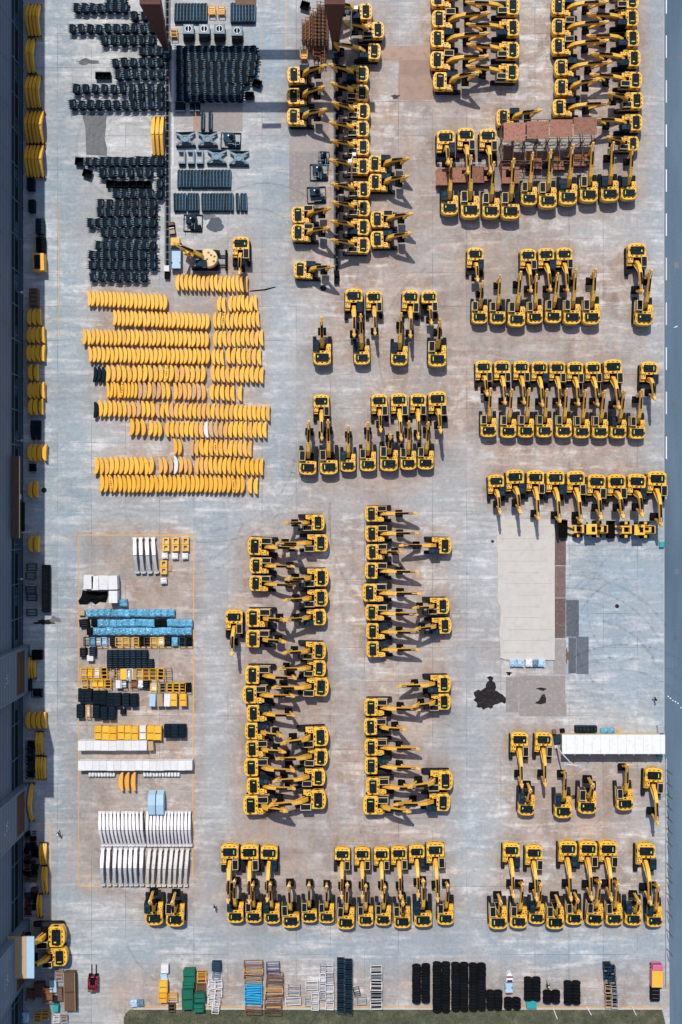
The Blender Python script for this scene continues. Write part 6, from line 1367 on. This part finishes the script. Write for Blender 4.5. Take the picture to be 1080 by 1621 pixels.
# ------------------------------------------------------------------ people
def person(px, py, rz, label, top='cloth_dark', cap='white', stride=.25):
    X, Y = P(px, py); V = []; E = []; RD = []
    def v(p, r, par=None):
        V.append(p); RD.append(r)
        if par is not None: E.append((par, len(V) - 1))
        return len(V) - 1
    pel = v((0, 0, .95), .15); ch = v((0, 0, 1.22), .15, pel); sh = v((0, 0, 1.42), .14, ch); nk = v((.01, 0, 1.52), .06, sh); hd = v((.03, 0, 1.64), .10, nk); v((.03, 0, 1.74), .085, hd)
    v((.115, 0, 1.64), .022, hd)                                  # nose
    for s_ in (-1, 1):
        f = stride * s_
        hp = v((0, .1 * s_, .9), .1, pel); kn = v((f * .6, .1 * s_, .5), .07, hp); an = v((f - .04, .1 * s_, .08), .045, kn); v((f + .14, .11 * s_, .04), .04, an)
        so = v((0, .19 * s_, 1.4), .065, sh); el = v((-f * .4, .26 * s_, 1.12), .05, so); wr = v((-f * .4 + .12, .25 * s_, .9), .035, el); pm = v((-f * .4 + .16, .25 * s_, .83), .035, wr)
        for k in range(4): v((-f * .4 + .17 + .012 * k, (.25 - .03 + .02 * k) * s_, .75 - .004 * abs(k - 1.5)), .009, pm)
        v((-f * .4 + .21, .215 * s_, .80), .010, pm)
    me = bpy.data.meshes.new('person'); me.from_pydata(V, E, []); o = bpy.data.objects.new('person', me); COL.objects.link(o)
    md = o.modifiers.new('skin', 'SKIN'); sv = me.skin_vertices[0].data
    for i, r in enumerate(RD): sv[i].radius = (r, r)
    sv[0].use_root = True
    o.modifiers.new('sub', 'SUBSURF').levels = 1; o.modifiers['sub'].render_levels = 1
    me.materials.append(MAT[top]); o.location = (X, Y, .01); o.rotation_euler = (0, 0, rz)
    tag(o, label, 'person')
    mb = MB(cap); mb.prism([(.03 + .125 * math.cos(R(30 * i)), .125 * math.sin(R(30 * i))) for i in range(12)], 1.69, 1.83, .06); mb.b(.1, .22, -.08, .08, 1.69, 1.71); obj('helmet', mb.mesh('helmet'), o)
person(95, 1317, R(70), 'person in dark clothes and pale helmet walking near the wall bays')
person(341, 1433, R(-60), 'person in dark clothes walking left of the bottom row')
person(1035, 1105, R(200), 'person in dark clothes crossing the open concrete by the road', cap='black')
person(866, 1556, R(80), 'person in dark clothes with lime helmet standing by tyres', cap='lime')

# ------------------------------------------------------------------ ground sheet with wear stored per vertex
xs = [-3000, -600, -200, -90] + [-62 + i * .9 for i in range(138)] + [90, 200, 600, 3000]
ys = [-3000, -600, -200, -110] + [-88 + i * .9 for i in range(196)] + [110, 200, 600, 3000]
W_ = [(x, y, 4.2, 1.0) for x, y in EXC]
for (x, y, L, th, cv, m, ho, lab, gr, tw) in CW[::4]: X, Y = P(x, y); W_.append((X, Y, 2.6, .8))
for px in range(130, 305, 18):
    for py in range(860, 1395, 24): X, Y = P(px, py); W_.append((X, Y, 3.0, .62))
for px in range(205, 1045, 22): X, Y = P(px, 1570); W_.append((X, Y, 4, .9))
for px, py, r, a in ((560, 800, 10, .25), (540, 1130, 8, .3), (620, 330, 12, .5), (720, 1000, 8, .35), (560, 1310, 9, .4), (560, 1540, 25, .2), (720, 620, 8, .5), (860, 130, 10, .6), (960, 550, 10, .5), (740, 430, 10, .5), (900, 1240, 12, .5), (650, 250, 6, .9), (660, 180, 7, .8), (740, 100, 5, .8), (860, 60, 5, .6), (300, 195, 4, .6), (400, 190, 4, .4), (960, 430, 4, .8), (620, 870, 6, .5), (640, 1150, 6, .8), (430, 1330, 4, .9), (480, 1370, 5, 1.2), (990, 1390, 4, .8), (90, 1300, 3, .7), (690, 600, 4, .9), (800, 100, 5, .6), (770, 1020, 4, .6), (830, 1060, 4, .8)): X, Y = P(px, py); W_.append((X, Y, r, a))
B_ = []
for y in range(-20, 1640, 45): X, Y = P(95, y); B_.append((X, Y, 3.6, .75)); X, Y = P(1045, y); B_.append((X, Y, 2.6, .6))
for x in range(120, 1050, 50): X, Y = P(x, 1500); B_.append((X, Y, 4.5, .55)); X, Y = P(x, 800); B_.append((X, Y, 3.2, .35 if x < 700 else .1))
for y in range(840, 1480, 50): X, Y = P(335, y); B_.append((X, Y, 2.6, .5)); X, Y = P(745, y); B_.append((X, Y, 3.2, .4))
for y in range(0, 800, 50): X, Y = P(442, y); B_.append((X, Y, 3.0, .6))
for px, py, r, a in ((960, 1000, 9, 1.2), (1000, 900, 8, 1.0), (930, 940, 6, .8), (1010, 1080, 7, 1.0), (85, 60, 3.5, .9), (88, 300, 3.5, .9), (90, 450, 4, .9), (95, 620, 4, .8), (95, 780, 5, .9), (100, 900, 4, .8), (330, 820, 6, .5), (440, 700, 5, .6), (400, 60, 5, .9), (420, 130, 5, .8), (420, 250, 5, .5), (430, 350, 5, .4), (110, 560, 4, .7), (120, 700, 5, .7), (325, 1000, 3, .5), (250, 1500, 6, .3), (750, 1330, 8, .5), (900, 1500, 10, .4), (600, 1500, 12, .3)): X, Y = P(px, py); B_.append((X, Y, r, a))
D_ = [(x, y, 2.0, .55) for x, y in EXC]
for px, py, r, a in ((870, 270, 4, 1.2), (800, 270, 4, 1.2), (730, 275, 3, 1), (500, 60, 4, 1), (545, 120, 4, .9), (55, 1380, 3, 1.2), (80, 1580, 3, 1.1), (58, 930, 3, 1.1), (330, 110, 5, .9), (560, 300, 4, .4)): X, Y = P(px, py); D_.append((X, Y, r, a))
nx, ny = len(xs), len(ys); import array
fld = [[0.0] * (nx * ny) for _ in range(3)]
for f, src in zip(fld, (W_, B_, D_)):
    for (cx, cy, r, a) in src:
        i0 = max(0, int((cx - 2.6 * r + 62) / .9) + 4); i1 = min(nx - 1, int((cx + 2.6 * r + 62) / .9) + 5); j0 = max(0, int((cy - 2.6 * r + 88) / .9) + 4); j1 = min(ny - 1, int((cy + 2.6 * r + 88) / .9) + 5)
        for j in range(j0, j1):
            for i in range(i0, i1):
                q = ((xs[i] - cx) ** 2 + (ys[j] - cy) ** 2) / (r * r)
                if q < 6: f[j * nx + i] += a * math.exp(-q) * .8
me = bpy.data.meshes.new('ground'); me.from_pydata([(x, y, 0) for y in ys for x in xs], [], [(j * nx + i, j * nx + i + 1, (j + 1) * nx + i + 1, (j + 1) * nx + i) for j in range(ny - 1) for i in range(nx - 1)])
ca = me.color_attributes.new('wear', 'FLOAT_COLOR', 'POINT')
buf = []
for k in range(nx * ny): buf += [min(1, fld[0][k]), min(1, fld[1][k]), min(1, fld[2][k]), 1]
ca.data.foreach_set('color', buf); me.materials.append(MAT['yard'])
tag(obj('ground', me), None, None, None, 'structure')

# ------------------------------------------------------------------ camera, sun, sky
cam = bpy.data.cameras.new('camera'); co = bpy.data.objects.new('camera', cam); COL.objects.link(co)
co.location = (0, 0, HC); co.rotation_euler = (0, 0, 0)
cam.sensor_fit = 'VERTICAL'; cam.angle = 2 * math.atan(81.05 / HC); cam.clip_start = 1; cam.clip_end = 8000
sc.camera = co
kx, ky = .135, .60
d = Vector((kx, -ky, -1)).normalized()
su = bpy.data.lights.new('sun', 'SUN'); so = bpy.data.objects.new('sun', su); COL.objects.link(so)
so.rotation_euler = d.to_track_quat('-Z', 'Y').to_euler(); su.energy = 3.75; su.angle = R(.5); su.color = (1, .95, .87)
so.location = (0, 0, 120)
w = bpy.data.worlds.new('World'); sc.world = w; w.use_nodes = True
nt = w.node_tree; sky = nt.nodes.new('ShaderNodeTexSky'); sky.sky_type = 'NISHITA'; sky.sun_disc = False
sky.sun_elevation = math.asin(-d.z); sky.sun_rotation = math.atan2(-d.x, -d.y)
bg = nt.nodes['Background']; nt.links.new(sky.outputs[0], bg.inputs[0]); bg.inputs[1].default_value = .125
sc.view_settings.view_transform = 'Standard'; sc.view_settings.look = 'None'; sc.view_settings.exposure = 0
